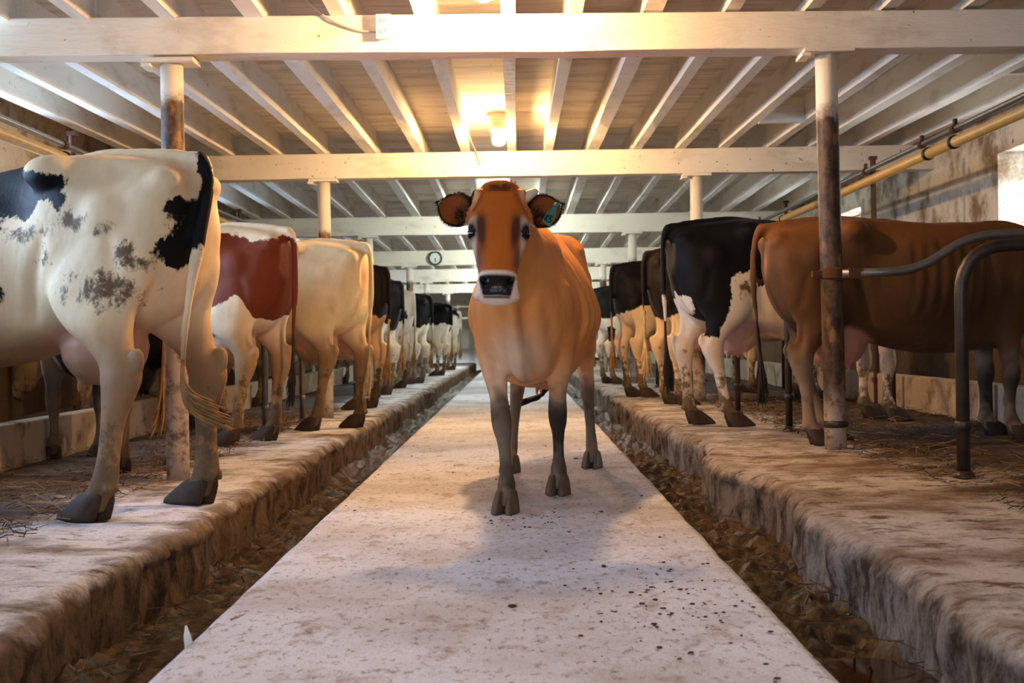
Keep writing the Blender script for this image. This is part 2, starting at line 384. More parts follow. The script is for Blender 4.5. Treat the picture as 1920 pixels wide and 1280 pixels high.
# walls with window openings
def wall_side(sd, wins, w2, zs=(1.32, 2.12)):
    mb = MB(); x0, x1 = sd * 3.85, sd * 4.25; xc, xw = (x0 + x1) / 2, abs(x1 - x0); cuts = Y0
    for d in wins:
        mb.box((xc, (cuts + d - w2) / 2, 1.2), (xw, d - w2 - cuts, 3.0)); mb.box((xc, d, (zs[0] - .3) / 2), (xw, 2 * w2, zs[0] + .3)); mb.box((xc, d, (zs[1] + 2.7) / 2), (xw, 2 * w2, 2.7 - zs[1])); cuts = d + w2
    mb.box((xc, (cuts + Y1) / 2, 1.2), (xw, Y1 - cuts, 3.0)); return mb
struct('wall_left', wall_side(-1, WIN_L, .5), M['wall'], 'limewashed stone side wall behind the spotted cow row')
struct('wall_right', wall_side(1, WIN_R, .68), M['wall'], 'limewashed stone side wall behind the brown cow row')
def window(n, sd, d, w2, zs=(1.32, 2.12)):
    x = sd * 4.12; root = tag(bpy.data.objects.new('window_%d' % n, None), None, None, None, 'structure'); col.objects.link(root); root.location = (x, d, zs[0])
    h = zs[1] - zs[0]; mb = MB()
    for yy in (-w2 + .03, 0, w2 - .03): mb.box((0, yy, h / 2), (.05, .05, h))
    for z in (.025, h / 2, h - .025): mb.box((0, 0, z), (.045, 2 * w2, .045))
    obj('window_frame', mb, M['window_frame'], root); mb = MB(); mb.box((0, 0, h / 2), (.006, 2 * w2 - .04, h - .04)); obj('pane', mb, M['glass'], root)
    tag(root, 'bright small window with white glazing bars in the wall behind the %s row' % ('spotted cow' if sd < 0 else 'brown cow'), 'window', 'small windows behind the %s row' % ('spotted cow' if sd < 0 else 'brown cow'), 'structure')
nw = 1
for d in WIN_L: window(nw, -1, d, .5); nw += 1
for d in WIN_R: window(nw, 1, d, .68); nw += 1
mb = MB(); mb.box((0, Y1 + .15, 1.2), (8.6, .3, 3.0)); struct('wall_back', mb, M['beam'], 'pale end wall at the far end of the barn')
mb = MB(); mb.box((-2.75, Y0 - .15, 1.2), (2.7, .3, 3)); mb.box((2.75, Y0 - .15, 1.2), (2.7, .3, 3)); mb.box((0, Y0 - .15, 2.6), (2.8, .3, .3)); struct('wall_front', mb, M['wall'], 'barn end wall around the open doorway')

# manger curbs
for sd, x, z0, lb in ((-1, -2.95, ZL, 'low concrete manger curb in front of the spotted cow row'), (1, 3.12, ZR, 'low concrete manger curb in front of the brown cow row')):
    mb = MB(); rough_box(mb, Y0, Y1, (x - .06, x + .06), (z0 - .03, z0 + .26), 120, .012, 1, 3 + sd); struct('trim_%d' % (1 if sd < 0 else 2), mb, M['curb'], lb, bevel=.012)

# ------------------------------------------------------------------ posts
def post(x, d, z0, z1, m, label, r=.058, lean=0, collar=False):
    t = thing('support_post', label, 'post', (x, d, z0), 0, 'support posts under the cross beams'); mb = MB(); h = z1 - z0; n = 14
    mb.loft([[(r * (1 + .02 * fbm(a * 2, i, x)) * math.cos(a) + lean * i / n, r * math.sin(a), -.02 + (h + .02 - .02) * i / n) for a in [2 * math.pi * q / 24 for q in range(24)]] for i in range(n + 1)])
    obj('shaft', mb, m, t, smooth=True)
    mb = MB(); mb.box((lean, 0, h - .012), (.26, .17, .024)); mb.box((lean - .115, 0, h - .035), (.05, .15, .02), 0); obj('cap_plate', mb, M['beam'], t, bevel=.004)
    if collar:
        mb = MB(); mb.lathe([(r + .002, .12), (r + .008, .125), (r + .008, .15), (r + .002, .155)]); obj('base_collar', mb, M['pipe_dark'], t, smooth=True)
    return t
bz = lambda i: BEAMS[i][1]; bd = lambda i: BEAMS[i][0] + BT / 2
post(-1.75, bd(1), ZL, bz(1), M['post_l'], 'round post with limed foot directly behind the black-spotted cow')
post(1.635, bd(1), ZR, bz(1), M['post_r'], 'round brown post with white top standing beside the large brown cow', .056, -.02, True)
pl = [(2, -1.75, 'round white post rising behind the cream cow rump'), (2, 1.68, 'round white post rising behind the large black cow'), (3, -1.94, 'thin white post rising from behind the tan-legged dark cow'), (3, 1.56, 'white post rising behind the black cow with white legs'),
      (4, -1.83, 'white capped post under the clock beam, beside the clock'), (4, 1.52, 'white capped post under the clock beam on the side away from the clock'), (5, -1.9, 'brown-footed post behind the clock on the spotted row side'), (5, 1.5, 'brown-footed post far down the brown row side'), (6, -1.75, 'last post before the end wall on the spotted row side'), (6, 1.55, 'last post before the end wall on the brown row side')]
for i, x, lb in pl: post(x, bd(i), ZL if x < 0 else ZR, bz(i), M['post_f'], lb)

# stall dividers (bent pipe loops)
def arc(pts, r=.2, n=8):
    """polyline with rounded corners"""
    P = [Vector(p) for p in pts]; out = [P[0]]
    for i in range(1, len(P) - 1):
        a, b, c = P[i - 1], P[i], P[i + 1]; u = (a - b); v = (c - b); q = min(r, u.length * .48, v.length * .48); u.normalize(); v.normalize(); p0, p2 = b + u * q, b + v * q
        for t in np.linspace(0, 1, n): out.append(p0 * (1 - t) ** 2 + b * 2 * t * (1 - t) + p2 * t ** 2)
    out.append(P[-1]); return out
def divider(x, d, sd, z0, label, top=1.06, r=.027, mat='pipe_dark', group=None, rz=0):
    t = thing('stall_divider', label, 'stall divider', (x, d, z0), rz, group or ('pipe stall dividers of the brown cow row' if sd > 0 else 'pipe stall dividers of the spotted cow row')); xe = sd * 1.36; h = top - z0; mb = MB()
    mb.tube(arc([(0, 0, -.02), (0, 0, h), (xe * .75, 0, h + .02), (xe, 0, h + .02)], .2), r, 14); obj('bent_pipe', mb, M[mat], t, smooth=True)
    mb = MB(); mb.lathe([(r + .001, .2), (r + .006, .205), (r + .006, .23), (r + .001, .235)], n=16); obj('pipe_collar', mb, M[mat], t, smooth=True)
    mb = MB(); mb.lathe([(r + .02, -.01), (r + .015, .015), (r + .002, .03)], n=16); obj('floor_flange', mb, M[mat], t, smooth=True)
    mb = MB(); mb.tube([(xe, 0, -.02), (xe, 0, h + .12)], r, 12); obj('manger_upright', mb, M['rust'], t, smooth=True)
    return t
divider(1.83, 5.26, 1, ZR, 'dark bent pipe stall divider standing free in front of the brown cow')
for d, lb in ((7.92, 'thin pipe stall divider between the large brown cow and the black cow'), (9.75, 'thin pipe stall divider behind the large black cow'), (13.9, 'pipe stall divider beyond the black cow with white legs'), (15.3, 'pipe stall divider before the far black-and-white cow')):
    divider(1.68, d, 1, ZR, lb, r=.022, rz=R(11 if d < 9 else 17))
for d, lb in ((9.55, 'thin grey pipe stall divider behind the red-and-white cow'), (11.2, 'pipe stall divider behind the cream cow'), (14.9, 'pipe stall divider behind the tan-legged dark cow'), (18.0, 'pipe stall divider between two far black-and-white cows')):
    divider(-1.88, d, -1, ZL, lb, r=.024, mat='pipe', rz=R(-25))
# the arm that leaves the brown post
t = thing('bent_stall_pipe', 'grey bent pipe arm clamped to the brown post', 'stall divider', (1.635, bd(1), ZR), 0)
mb = MB(); mb.tube(arc([(.03, -.06, .905), (.42, -.06, .915), (.68, -.06, 1.09), (1.5, -.06, 1.11)], .14), .024, 14); obj('bent_pipe', mb, M['pipe'], t, smooth=True)
mb = MB(); mb.lathe([(.058, .875), (.07, .885), (.07, .93), (.058, .94)]); mb.box((-.085, -.01, .9075), (.05, .04, .03)); mb.box((.09, -.06, .908), (.06, .05, .055)); obj('clamp', mb, M['rust'], t, smooth=False)
mb = MB(); mb.tube([(1.48, -.06, -.02), (1.48, -.06, 1.2)], .026, 12); obj('manger_upright', mb, M['rust'], t, smooth=True)

# pipelines
def pipeline(sd, x, z, label, label2):
    t = thing('milk_pipeline', label, 'pipe', (x, Y0, z)); mb = MB(); L = Y1 - Y0 - .1
    mb.tube([(0, .05 + L * i / 20, -.004 * (i % 2)) for i in range(21)], .038, 16); obj('pipe', mb, M['yellow'], t, smooth=True)
    for d in (8.7, 9.25, 12.3, 14.3, 17.5, 20.7):
        mb = MB(); y = d - Y0; mb.tube([(0, y - .022, 0), (0, y + .022, 0)], .047, 18); obj('clamp', mb, M['clamp'], t, smooth=True)
    t2 = thing('vacuum_pipe', label2, 'pipe', (x - sd * .03, Y0, z + .075)); mb = MB(); mb.tube([(0, .05 + L * i / 20, 0) for i in range(21)], .021, 14); obj('pipe', mb, M['pipe'], t2, smooth=True)
    for d in (8.6, 9.3, 10.8, 12.2, 15.5):
        mb = MB(); y = d - Y0; mb.tube([(0, y - .03, 0), (0, y + .03, 0)], .03, 14); mb.box((0, y, .04), (.02, .04, .05)); obj('hanger', mb, M['rust'], t2)
pipeline(1, 3.0, 2.0, 'thick yellowed pipe with black clamps along the brown cow row', 'thin grey pipe riding on the yellowed pipe above the brown cow row')
pipeline(-1, -3.05, 1.985, 'thick yellowed pipe along the spotted cow row', 'thin grey pipe riding on the yellowed pipe above the spotted cow row')
for sd, x, dd in ((1, 3.06, (10.9, 14.4, 19.4)), (-1, -3.1, (9.0, 14.4))):
    for d in dd:
        mb = MB(); mb.tube([(x, d, ZL), (x, d, 2.2)], .024, 12); mb.box((x, d, 2.2), (.06, .06, .03)); mb.box((x, d, ZL + .3), (.05, .07, .04))
        tag(obj('pipe_upright', mb, M['rust'], smooth=False, sharp=40), 'rusty upright rod that the yellowed pipe rests against, %s' % {10.9: 'by the bright window', 14.4: 'behind the large black cow' if sd > 0 else 'behind the dark cow', 19.4: 'far down the brown row', 9.0: 'behind the red-and-white cow'}[d], 'upright rod')

# outlet box and cable on the near beam
t = thing('outlet_box', 'cream double outlet box screwed to the near cross beam', 'outlet', (-.645, 6.5, 2.235))
mb = MB(); mb.box((-.0, -.022, .06), (.066, .044, .115)); obj('box_body', mb, M['plastic'], t, bevel=.005)
mb = MB(); mb.box((0, -.047, .06), (.078, .007, .125)); obj('cover_plate', mb, M['plastic'], t, bevel=.003)
for z in (.035, .085):
    mb = MB(); mb.loft([[(.017 * math.cos(a), y, z + .013 * math.sin(a)) for a in [2 * math.pi * q / 14 for q in range(14)]] for y in (-.0505, -.055)]); s_ = obj('socket', mb, M['plastic'], t)
    mb = MB(); mb.box((-.006, -.0555, z + .003), (.0025, .002, .008)); mb.box((.006, -.0555, z + .003), (.0025, .002, .008)); mb.box((0, -.0555, z - .006), (.004, .002, .004)); obj('slot', mb, M['black'], s_)
mb = MB(); mb.tube(cr([(-.68, 6.475, 2.27), (-.78, 6.485, 2.285), (-.9, 6.485, 2.33), (-.97, 6.47, 2.38), (-1.04, 6.3, 2.44), (-1.08, 5.6, 2.5), (-1.1, 4.6, 2.54)], 6), .0055, 8)
tag(obj('cable', mb, M['cable'], smooth=True), 'grey cable drooping from the outlet box up to the ceiling', 'cable')
mb = MB(); mb.tube(cr([(-.31, 11.66, 2.30), (-.335, 11.64, 2.40), (-.375, 11.3, 2.47), (-.385, 10.9, 2.52), (-.33, 10.6, 2.55)], 6), .007, 8)
tag(obj('cable', mb, M['cable'], smooth=True), 'pale cable looping down to the bright cross beam beside the lamp', 'cable')
# lamps
lamp_labels = ['white lamp hanging from the ceiling over the near end of the walkway', 'box lamp glowing warm in front of the near cross beam', 'bare jar lamp glowing warm in front of the bright cross beam', 'white lamp between the bright beam and the beam behind it', 'white lamp in front of the clock beam', 'white lamp behind the clock beam', 'white lamp nearest the end wall']
for i, (x, y, z, p, c_) in enumerate(LAMPS):
    t = thing('ceiling_lamp', lamp_labels[i], 'lamp', (x, y, z), 0, 'lamps along the middle of the ceiling'); zc = float(np.interp(y, [a for a, b in tops], [b for a, b in tops])) + JH - z; g = M['glow'] if 1 <= i < 3 else M['glow_cool']
    mb = MB(); mb.box((0, .09 if 1 <= i < 3 else 0, (zc + .06) / 2), (.15, .1, zc - .06)); obj('lamp_housing', mb, M['plastic'], t, bevel=.006)
    mb = MB(); mb.lathe([(.03, .09), (.046, .08), (.05, .05)], n=18); obj('lamp_holder', mb, M['plastic'], t, smooth=True)
    mb = MB(); mb.lathe([(.04, .055), (.056, .03), (.06, -.02), (.05, -.06), (.02, -.075), (.003, -.078)], n=20); obj('glass_jar', mb, g, t, smooth=True)
    light('lamp_light', 'POINT', (x, y, z - .12), p, c_, .045)
# clock
t = thing('wall_clock', 'round clock with dark green rim on the far cross beam', 'clock', (-1.375, 22.09, 2.12))
mb = MB(); n = 28; mb.loft([[(r * math.cos(a), y, r * math.sin(a)) for a in [2 * math.pi * q / n for q in range(n)]] for r, y in ((.118, .0), (.122, -.03), (.112, -.045), (.098, -.04), (.096, -.02))]); obj('rim', mb, M['clockrim'], t, smooth=True)
mb = MB(); mb.loft([[(r * math.cos(a), y, r * math.sin(a)) for a in [2 * math.pi * q / n for q in range(n)]] for r, y in ((.1, -.005), (.1, -.026))]); obj('face', mb, M['clockface'], t)
for nm, a, L in (('hour_hand', R(-80), .05), ('minute_hand', R(-92), .075)):
    mb = MB(); mb.box((L / 2 * math.cos(a), -.029, L / 2 * math.sin(a)), (.009 if abs(math.cos(a)) < .7 else L, .004, L)); obj(nm, mb, M['black'], t)
for q in range(12):
    mb = MB(); a = 2 * math.pi * q / 12; mb.box((.086 * math.cos(a), -.0275, .086 * math.sin(a)), (.008, .003, .008))
    obj('hour_mark', mb, M['black'], t)
# blocking between joists and far railings
for i, (x, y, w) in enumerate(((2.14, 10.2, .36), (3.4, 8.4, .34))):
    mb = MB(); mb.box((x, y, 2.46), (w, .05, .13)); tag(obj('joist_blocking', mb, M['joist']), ['white blocking board wedged between joists above the brown post', 'white blocking board wedged between joists near the bright window'][i], 'board')
for i, (z, y, lb) in enumerate(((1.62, 35.2, 'upper pale rail across the far end'), (1.3, 35.2, 'lower pale rail across the far end'))):
    mb = MB(); mb.tube([(-3.8, y, z), (3.8, y, z)], .03, 10); mb.box((-1.6, y, z), (.05, .08, .12)); mb.box((1.6, y, z), (.05, .08, .12)); tag(obj('rail', mb, M['beam'], sharp=40), lb, 'rail')
for x, lb in ((-2.45, 'pale upright of the far rails behind the last spotted cow'), (-.62, 'pale upright of the far rails beside the walkway end'), (.9, 'pale upright of the far rails on the brown row side')):
    mb = MB(); mb.tube([(x, 35.2, -.02), (x, 35.2, 1.95)], .04, 10); mb.box((x, 35.2, .02), (.14, .14, .03)); tag(obj('rail_upright', mb, M['beam'], sharp=40), lb, 'upright')

# ------------------------------------------------------------------ litter, straw, dung
def scatter(name, label, cat, m, n, fn, Lr, wr, seed):
    rnd = random.Random(seed); mb = MB()
    for _ in range(n):
        x, y, z = fn(rnd); a = rnd.uniform(0, 2 * math.pi); L = rnd.uniform(*Lr)
        mb.blade((x, y, z + rnd.uniform(.002, .02)), (math.cos(a), math.sin(a), rnd.uniform(-.15, .3)), L, rnd.uniform(*wr), rnd.uniform(-.3, .6))
    tag(obj(name, mb, m), label, cat, None, 'stuff')
scatter('straw', 'loose straw scattered under the spotted cow row', 'straw', M['straw'], 750, lambda r: (-1.75 - min(1.1, abs(r.gauss(0, .6))), r.uniform(4, 13), ZL + .01), (.05, .22), (.002, .005), 1)
scatter('straw', 'loose straw scattered under the brown cow row', 'straw', M['straw'], 500, lambda r: (1.75 + min(1.25, abs(r.gauss(0, .65))), r.uniform(4.2, 13), ZR + .01), (.05, .2), (.002, .005), 2)
scatter('bedding', 'dark trampled bedding under the spotted cow row', 'bedding', M['litter'], 2200, lambda r: (-1.8 - min(1.1, abs(r.gauss(0, .6))), r.uniform(4, 12), ZL + .005), (.02, .09), (.002, .007), 3)
scatter('bedding', 'dark trampled bedding under the brown cow row', 'bedding', M['litter'], 2600, lambda r: (1.65 + min(1.35, abs(r.gauss(0, .75))), r.uniform(4, 12), ZR + .005), (.02, .09), (.002, .007), 4)
scatter('straw', 'muddy straw sticking out of the deep gutter', 'straw', M['litter'], 240, lambda r: (r.uniform(-1.22, -.8), r.uniform(2.3, 8), -.19), (.05, .2), (.003, .007), 5)
scatter('straw', 'muddy straw lying in the shallow gutter', 'straw', M['litter'], 170, lambda r: (r.uniform(.7, .96), r.uniform(2.4, 8), -.085), (.04, .15), (.003, .008), 6)
rnd = random.Random(11); mb = MB()
for _ in range(230):
    cl = rnd.choice([(.4, 3.35), (.3, 3.0), (.45, 3.6), (.05, 5.0), (None, None), (None, None)])
    if cl[0] is None: x, y = rnd.uniform(XWL + .04, XWR - .04), rnd.uniform(2.4, 9)
    else: x, y = rnd.gauss(cl[0], .1), rnd.gauss(cl[1], .22)
    if not XWL + .03 < x < XWR - .03: continue
    r = rnd.uniform(.001, .0042) * (1.8 if rnd.random() < .06 else 1); mb.ell((x, y, .003), (r * rnd.uniform(.8, 2.4), r * rnd.uniform(.8, 2.2), r * .6), 7, 4)
tag(obj('dung_crumbs', mb, M['dung'], smooth=True), 'brown crumbs of dung scattered over the limed walkway', 'dung', None, 'stuff')
# feed heap beyond the left curb
for sd, x0, lb in ((-1, -3.42, 'heap of brown chopped feed behind the curb of the spotted cow row'), (1, 3.46, 'heap of brown chopped feed behind the curb of the brown cow row')):
    mb = MB(); yy = np.arange(5, 22, .12); xx = np.linspace(-.4, .36, 12)
    mb = grid(lambda y: [(x0 + x, y, .05 + .2 * max(0, math.cos(x * 3.6)) * (.75 + .5 * fbm(y * .8, sd, 2)) + .03 * fbm(x * 9, y * 9, 1)) for x in xx], yy)
    tag(obj('feed_heap', mb, M['litter'], smooth=True), lb, 'feed', None, 'stuff')
# pale stake stuck in the gutter edge
mb = MB(); mb.loft([[(x + dx, y + dy, z) for dx, dy in ((-w, -w * .5), (w, -w * .5), (w, w * .5), (-w, w * .5))] for x, y, z, w in ((-.79, 3.08, -.25, .016), (-.792, 3.08, -.06, .013), (-.80, 3.07, .01, .008), (-.803, 3.07, .035, .002))])
tag(obj('stake', mb, M['clockface']), 'small pale pointed stake sticking up from the gutter edge', 'stake')

# ------------------------------------------------------------------ cattle
def m_coat(name, patch, dirt=(124, 98, 68)):
    k = NT(name, .68, .25); c = k.attr('coat')[0]; p = k.attr('patch')[2]; d = k.attr('dirt')[2]; wet = k.attr('wet')[2]
    nz = k.math('SUBTRACT', k.noise(9, 6, .62, world=False), .5); n2 = k.math('SUBTRACT', k.noise(60, 3, .6, (1, 1, .35), world=False), .5)
    pf = k.step(k.math('ADD', p, k.math('ADD', k.math('MULTIPLY', nz, .13), k.math('MULTIPLY', n2, .03))), -.006, .006)
    var = k.step(k.noise(6, 6, .6, (1, 1, .6), world=False), .3, .75)
    hsv = k.n.new('ShaderNodeHueSaturation'); k.l(c, hsv.inputs['Color']); k.l(k.math('ADD', k.math('MULTIPLY', var, .22), .88), hsv.inputs['Value'])
    cc = k.mix(pf, hsv.outputs[0], lin(patch))
    dn = k.noise(16, 7, .72, (1, 1, .8), world=False)
    cc = k.mix(k.step(k.math('ADD', d, k.math('MULTIPLY', k.math('SUBTRACT', dn, .5), 1.5)), .38, .62), cc, k.mix(k.noise(50, 3, world=False), lin(dirt), lin(tuple(x * .66 for x in dirt))))
    nn = k.bump(k.noise(160, 3, .6, (1, 1, .25), world=False), .22, .003); nn = k.bump(k.noise(11, 5, .55, world=False), .3, .02, nn)
    k.b.inputs['Sheen Weight'].default_value = .02; k.b.inputs['Specular IOR Level'].default_value = .16; k.b.inputs['Sheen Roughness'].default_value = .4
    return k.done(cc, k.math('SUBTRACT', .68, k.math('MULTIPLY', wet, .5)), nn)
M['coat_black'] = m_coat('coat_black_patches', (13, 11, 11)); M['coat_red'] = m_coat('coat_red_patches', (104, 44, 20)); M['coat_dun'] = m_coat('coat_fawn', (50, 34, 22)); M['coat_brown'] = m_coat('coat_dark_brown_patches', (24, 16, 13))
M['hair_brown'] = m_plain('brown_black_hair', (44, 27, 15), .6, var=.4); M['hair_dark'] = m_plain('dark_hair', (40, 27, 18), .6); M['hair_tan'] = m_plain('tan_hair', (150, 108, 62), .6, var=.3); M['hair_orange'] = m_plain('orange_hair', (150, 84, 34), .6, var=.3); M['hair_cream'] = m_plain('cream_hair', (196, 168, 120), .6, var=.3)

TORSO = [(-.03, 1.33, .05, 1.31, .085, 1.2, .06, 1.10, 1.06), (.03, 1.395, .085, 1.36, .185, 1.18, .12, .95, .90), (.12, 1.42, .12, 1.385, .225, 1.15, .16, .85, .78), (.28, 1.44, .15, 1.41, .25, 1.15, .17, .80, .72),
         (.47, 1.46, .185, 1.425, .262, 1.13, .19, .77, .69), (.65, 1.45, .13, 1.425, .265, 1.05, .2, .72, .645), (.9, 1.435, .13, 1.40, .345, .98, .22, .66, .585), (1.15, 1.425, .13, 1.39, .35, .98, .2, .64, .565), (1.4, 1.435, .11, 1.39, .29, 1.0, .17, .66, .585),
         (1.6, 1.445, .07, 1.40, .245, 1.02, .15, .67, .605), (1.74, 1.41, .06, 1.37, .21, 1.04, .13, .74, .67), (1.86, 1.36, .06, 1.32, .15, 1.1, .09, .86, .80), (1.92, 1.32, .04, 1.29, .1, 1.12, .06, .95, .91)]
HIND = [(1.20, .27, .13, .20, .10), (1.05, .26, .15, .235, .115), (.92, .28, .165, .235, .115), (.82, .285, .175, .195, .102), (.74, .26, .18, .145, .085), (.66, .20, .18, .088, .06), (.59, .148, .18, .07, .05), (.53, .135, .18, .07, .049), (.45, .145, .18, .053, .041),
        (.36, .16, .18, .037, .034), (.24, .17, .18, .035, .032), (.15, .18, .18, .042, .038), (.10, .205, .18, .043, .041), (.06, .235, .18, .05, .046), (.03, .25, .18, .05, .046)]
FORE = [(1.12, 1.50, .15, .16, .08), (.98, 1.52, .165, .155, .09), (.86, 1.54, .175, .125, .094), (.76, 1.54, .18, .105, .083), (.66, 1.535, .178, .078, .067), (.55, 1.54, .172, .054, .048), (.48, 1.55, .17, .053, .05), (.42, 1.555, .17, .051, .052), (.37, 1.55, .17, .046, .046), (.33, 1.548, .17, .035, .036),
        (.27, 1.545, .17, .030, .031), (.19, 1.545, .17, .031, .032), (.14, 1.552, .17, .043, .043), (.10, 1.57, .17, .046, .046), (.05, 1.605, .17, .05, .047), (.03, 1.62, .17, .05, .047)]
# head sections along the face: (u, half width, front, back)
HEAD = [(-.035, .045, -.03, .075), (-.015, .078, .0, .095), (.02, .098, .028, .115), (.06, .110, .043, .125), (.12, .115, .05, .135), (.18, .113, .046, .15), (.24, .104, .042, .155), (.30, .089, .04, .14), (.355, .077, .04, .115), (.40, .077, .043, .10), (.435, .085, .042, .082), (.460, .088, .034, .066), (.474, .076, .024, .054), (.484, .055, .008, .044), (.491, .035, -.008, .03)]

def frame(o, u, n):
    o, u, n = Vector(o), Vector(u).normalized(), Vector(n); n = (n - u * n.dot(u)).normalized(); w = n.cross(u)   # w points to the animal's own left
    return o, u, n, w
def build_cow(name, label, loc, ang, s, coat, mat, vox=.016, feet=None, head=None, neck=None, hs=None, tail=None, switch=None, hair='hair_tan', udder=1.0, hoofm='hoofdark', horn=False, eyes=True, group=None, belly=1.0, bony=1.0, cat='cow', earscale=1.0, polltuft=False, legk=1.15, lx=1.0):
    root = thing(name, label, cat, loc, ang, group); feet = feet or {}; mb = MB(); hs = hs or s * 1.1
    # trunk
    secs = cr(TORSO, 4)
    rings = []
    for x, zt, wt, zwt, wm, zm, wb, zwb, zb in secs:
        if belly != 1 and .5 < x < 1.5:
            g = math.sin((x - .5) / 1.0 * math.pi); wm *= 1 + (belly - 1) * g; zb -= (belly - 1) * .25 * g; zwb -= (belly - 1) * .22 * g
        half = [(0, zt), (wt * .5, zt - (zt - zwt) * .3), (wt, zwt), ((wt + wm) / 2 + .025, (zwt * .55 + zm * .45)), (wm, zm), ((wm + wb) / 2 + .03, (zm + zwb) / 2), (wb, zwb), (wb * .5, zb + (zwb - zb) * .25), (0, zb)]
        P = half + [(-a, b) for a, b in half[-2:0:-1]]
        rings.append([(x * s, y * s, z * s) for y, z in cr_closed(P, 3)])
    mb.loft(rings)
    def E(c, r): mb.ell([q * s for q in c], [q * s for q in r])
    for sg in (1, -1):
        E((.49, sg * (.195 + .05 * min(0, bony - 1)), 1.35 + .048 * (bony - 1)), (.12, .085 * max(.8, bony), .08)); E((.03, sg * .105, 1.295), (.075, .06, .065)); E((.24, sg * .18, 1.17), (.13, .09, .13)); E((1.58, sg * .19, 1.0), (.14, .08, .16))
    mb.tube([(q * s, 0, z * s) for q, z in ((.9, 1.425), (.6, 1.445), (.4, 1.452), (.2, 1.435), (.08, 1.415), (-.0, 1.39))], [.02 * s, .032 * s, .035 * s, .034 * s, .036 * s, .034 * s], 10)
    # legs
    spots = {}
    for key, tab, sg in (('hl', HIND, 1), ('hr', HIND, -1), ('fl', FORE, 1), ('fr', FORE, -1)):
        ox, oy = feet.get(key, (0, 0)); T = cr(tab, 4); rings = []
        for z, cx, cy, rx, ry in T:
            w = min(1, max(0, (1.02 - z) / .95)); w = w * w * (3 - 2 * w) if tab is FORE else w
            lk = 1 + (legk - 1) * min(1, max(0, (.8 - z) / .2)); rx, ry = rx * lk, ry * lk
            X, Y = (cx + ox * w) * s, (sg * cy + oy * w) * s
            rings.append([(X + rx * s * math.cos(a), Y + ry * s * math.sin(a), z * s) for a in [2 * math.pi * q / 18 for q in range(18)]])
        mb.loft(rings); fx = tab[-1][1] + ox + .015; fy = sg * tab[-1][2] + oy; spots[key] = (fx * s, fy * s)
        pz = .12; px = tab[-4][1] + ox * .95
        for q in (-1, 1): E((px - .043, fy + q * .02, pz), (.016, .014, .022))
        if tab is HIND: E((.068 + ox * .45, sg * .18 + oy * .45, .60), (.034, .026, .055))
    mb.tube([tuple(q * s for q in p) for p in cr([(1.96, 0, 1.06), (1.93, 0, .92), (1.85, 0, .78), (1.72, 0, .66), (1.55, 0, .62)], 4)], .035 * s, 10)
    # udder
    if udder:
        E((.44, 0, .66), (.19 * udder, .15 * udder, .17 * udder)); 
        for tx, ty in ((.36, .06), (.36, -.06), (.50, .07), (.50, -.07)): E((tx, ty * udder, .66 - .165 * udder), (.015, .015, .04))
    # neck and head (own sizes)
    hd = head or dict(o=(2.30 * s, 0, 1.40 * s), u=(.75, 0, -.66), n=(.66, 0, .75)); o_, u_, n_, w_ = frame(hd['o'], hd['u'], hd['n'])
    H = lambda w, u, n: o_ + (w_ * w + u_ * u + n_ * n) * hs
    np_ = neck or [((1.50 * s, 0, 1.14 * s), .20 * s, .27 * s), ((1.78 * s, 0, 1.15 * s), .15 * s, .21 * s), (tuple(Vector((1.78 * s, 0, 1.15 * s)).lerp(H(0, .08, -.06), .6)), .105 * s, .15 * s), (tuple(H(0, .09, -.05)), .08 * s, .105 * s)]
    NP = cr([(*p, a, b) for p, a, b in np_], 5); rings = []
    for i, r in enumerate(NP):
        T = Vector(NP[min(i + 1, len(NP) - 1)][:3]) - Vector(NP[max(i - 1, 0)][:3]); T.normalize(); side = Vector((-T.y, T.x, 0)).normalized() if abs(T.z) < .95 else Vector((0, 1, 0)); up = T.cross(side)
        rings.append([Vector(r[:3]) + side * r[3] * math.cos(a) + up * r[4] * math.sin(a) for a in [2 * math.pi * q / 22 for q in range(22)]])
    mb.loft(rings)
    HS = cr(HEAD, 4); rings = []
    for u, hw, f, b in HS:
        ring = []
        for q in range(28):
            a = 2 * math.pi * q / 28; ca, sa = math.cos(a), math.sin(a); e = .78 if sa > 0 else .9
            nn = (abs(sa) ** e) * (f + .02 if sa > 0 else -b) ; ww = hw * (abs(ca) ** .72) * (1 if ca > 0 else -1) * (1 if sa > 0 else (1 - .28 * abs(sa)))
            ring.append(H(ww, u, nn - .02 if sa > 0 else nn + 0 - .02 * (1 - abs(sa))))
        rings.append(ring)
    mb.loft(rings)
    def EH(c, r, n=10):
        tmp = MB(); tmp.ell((0, 0, 0), r, n, 7); mb.add([H(c[0] + p[0], c[1] + p[1], c[2] + p[2]) for p in tmp.v], tmp.f)
    for sg in (1, -1):
        EH((sg * .092, .163, .014), (.03, .03, .028)); EH((sg * .094, .228, -.012), (.022, .03, .03)); EH((sg * .097, .174, -.004), (.028, .012, .032)); EH((sg * .052, .415, .022), (.03, .03, .024)); EH((sg * .066, .452, -.02), (.026, .026, .035)); EH((sg * .085, .03, -.01), (.03, .03, .04))
    EH((0, -.008, -.012), (.08, .028, .05)); EH((0, .462, -.048), (.05, .022, .03)); EH((0, .27, -.095), (.055, .15, .05))
    ears = []
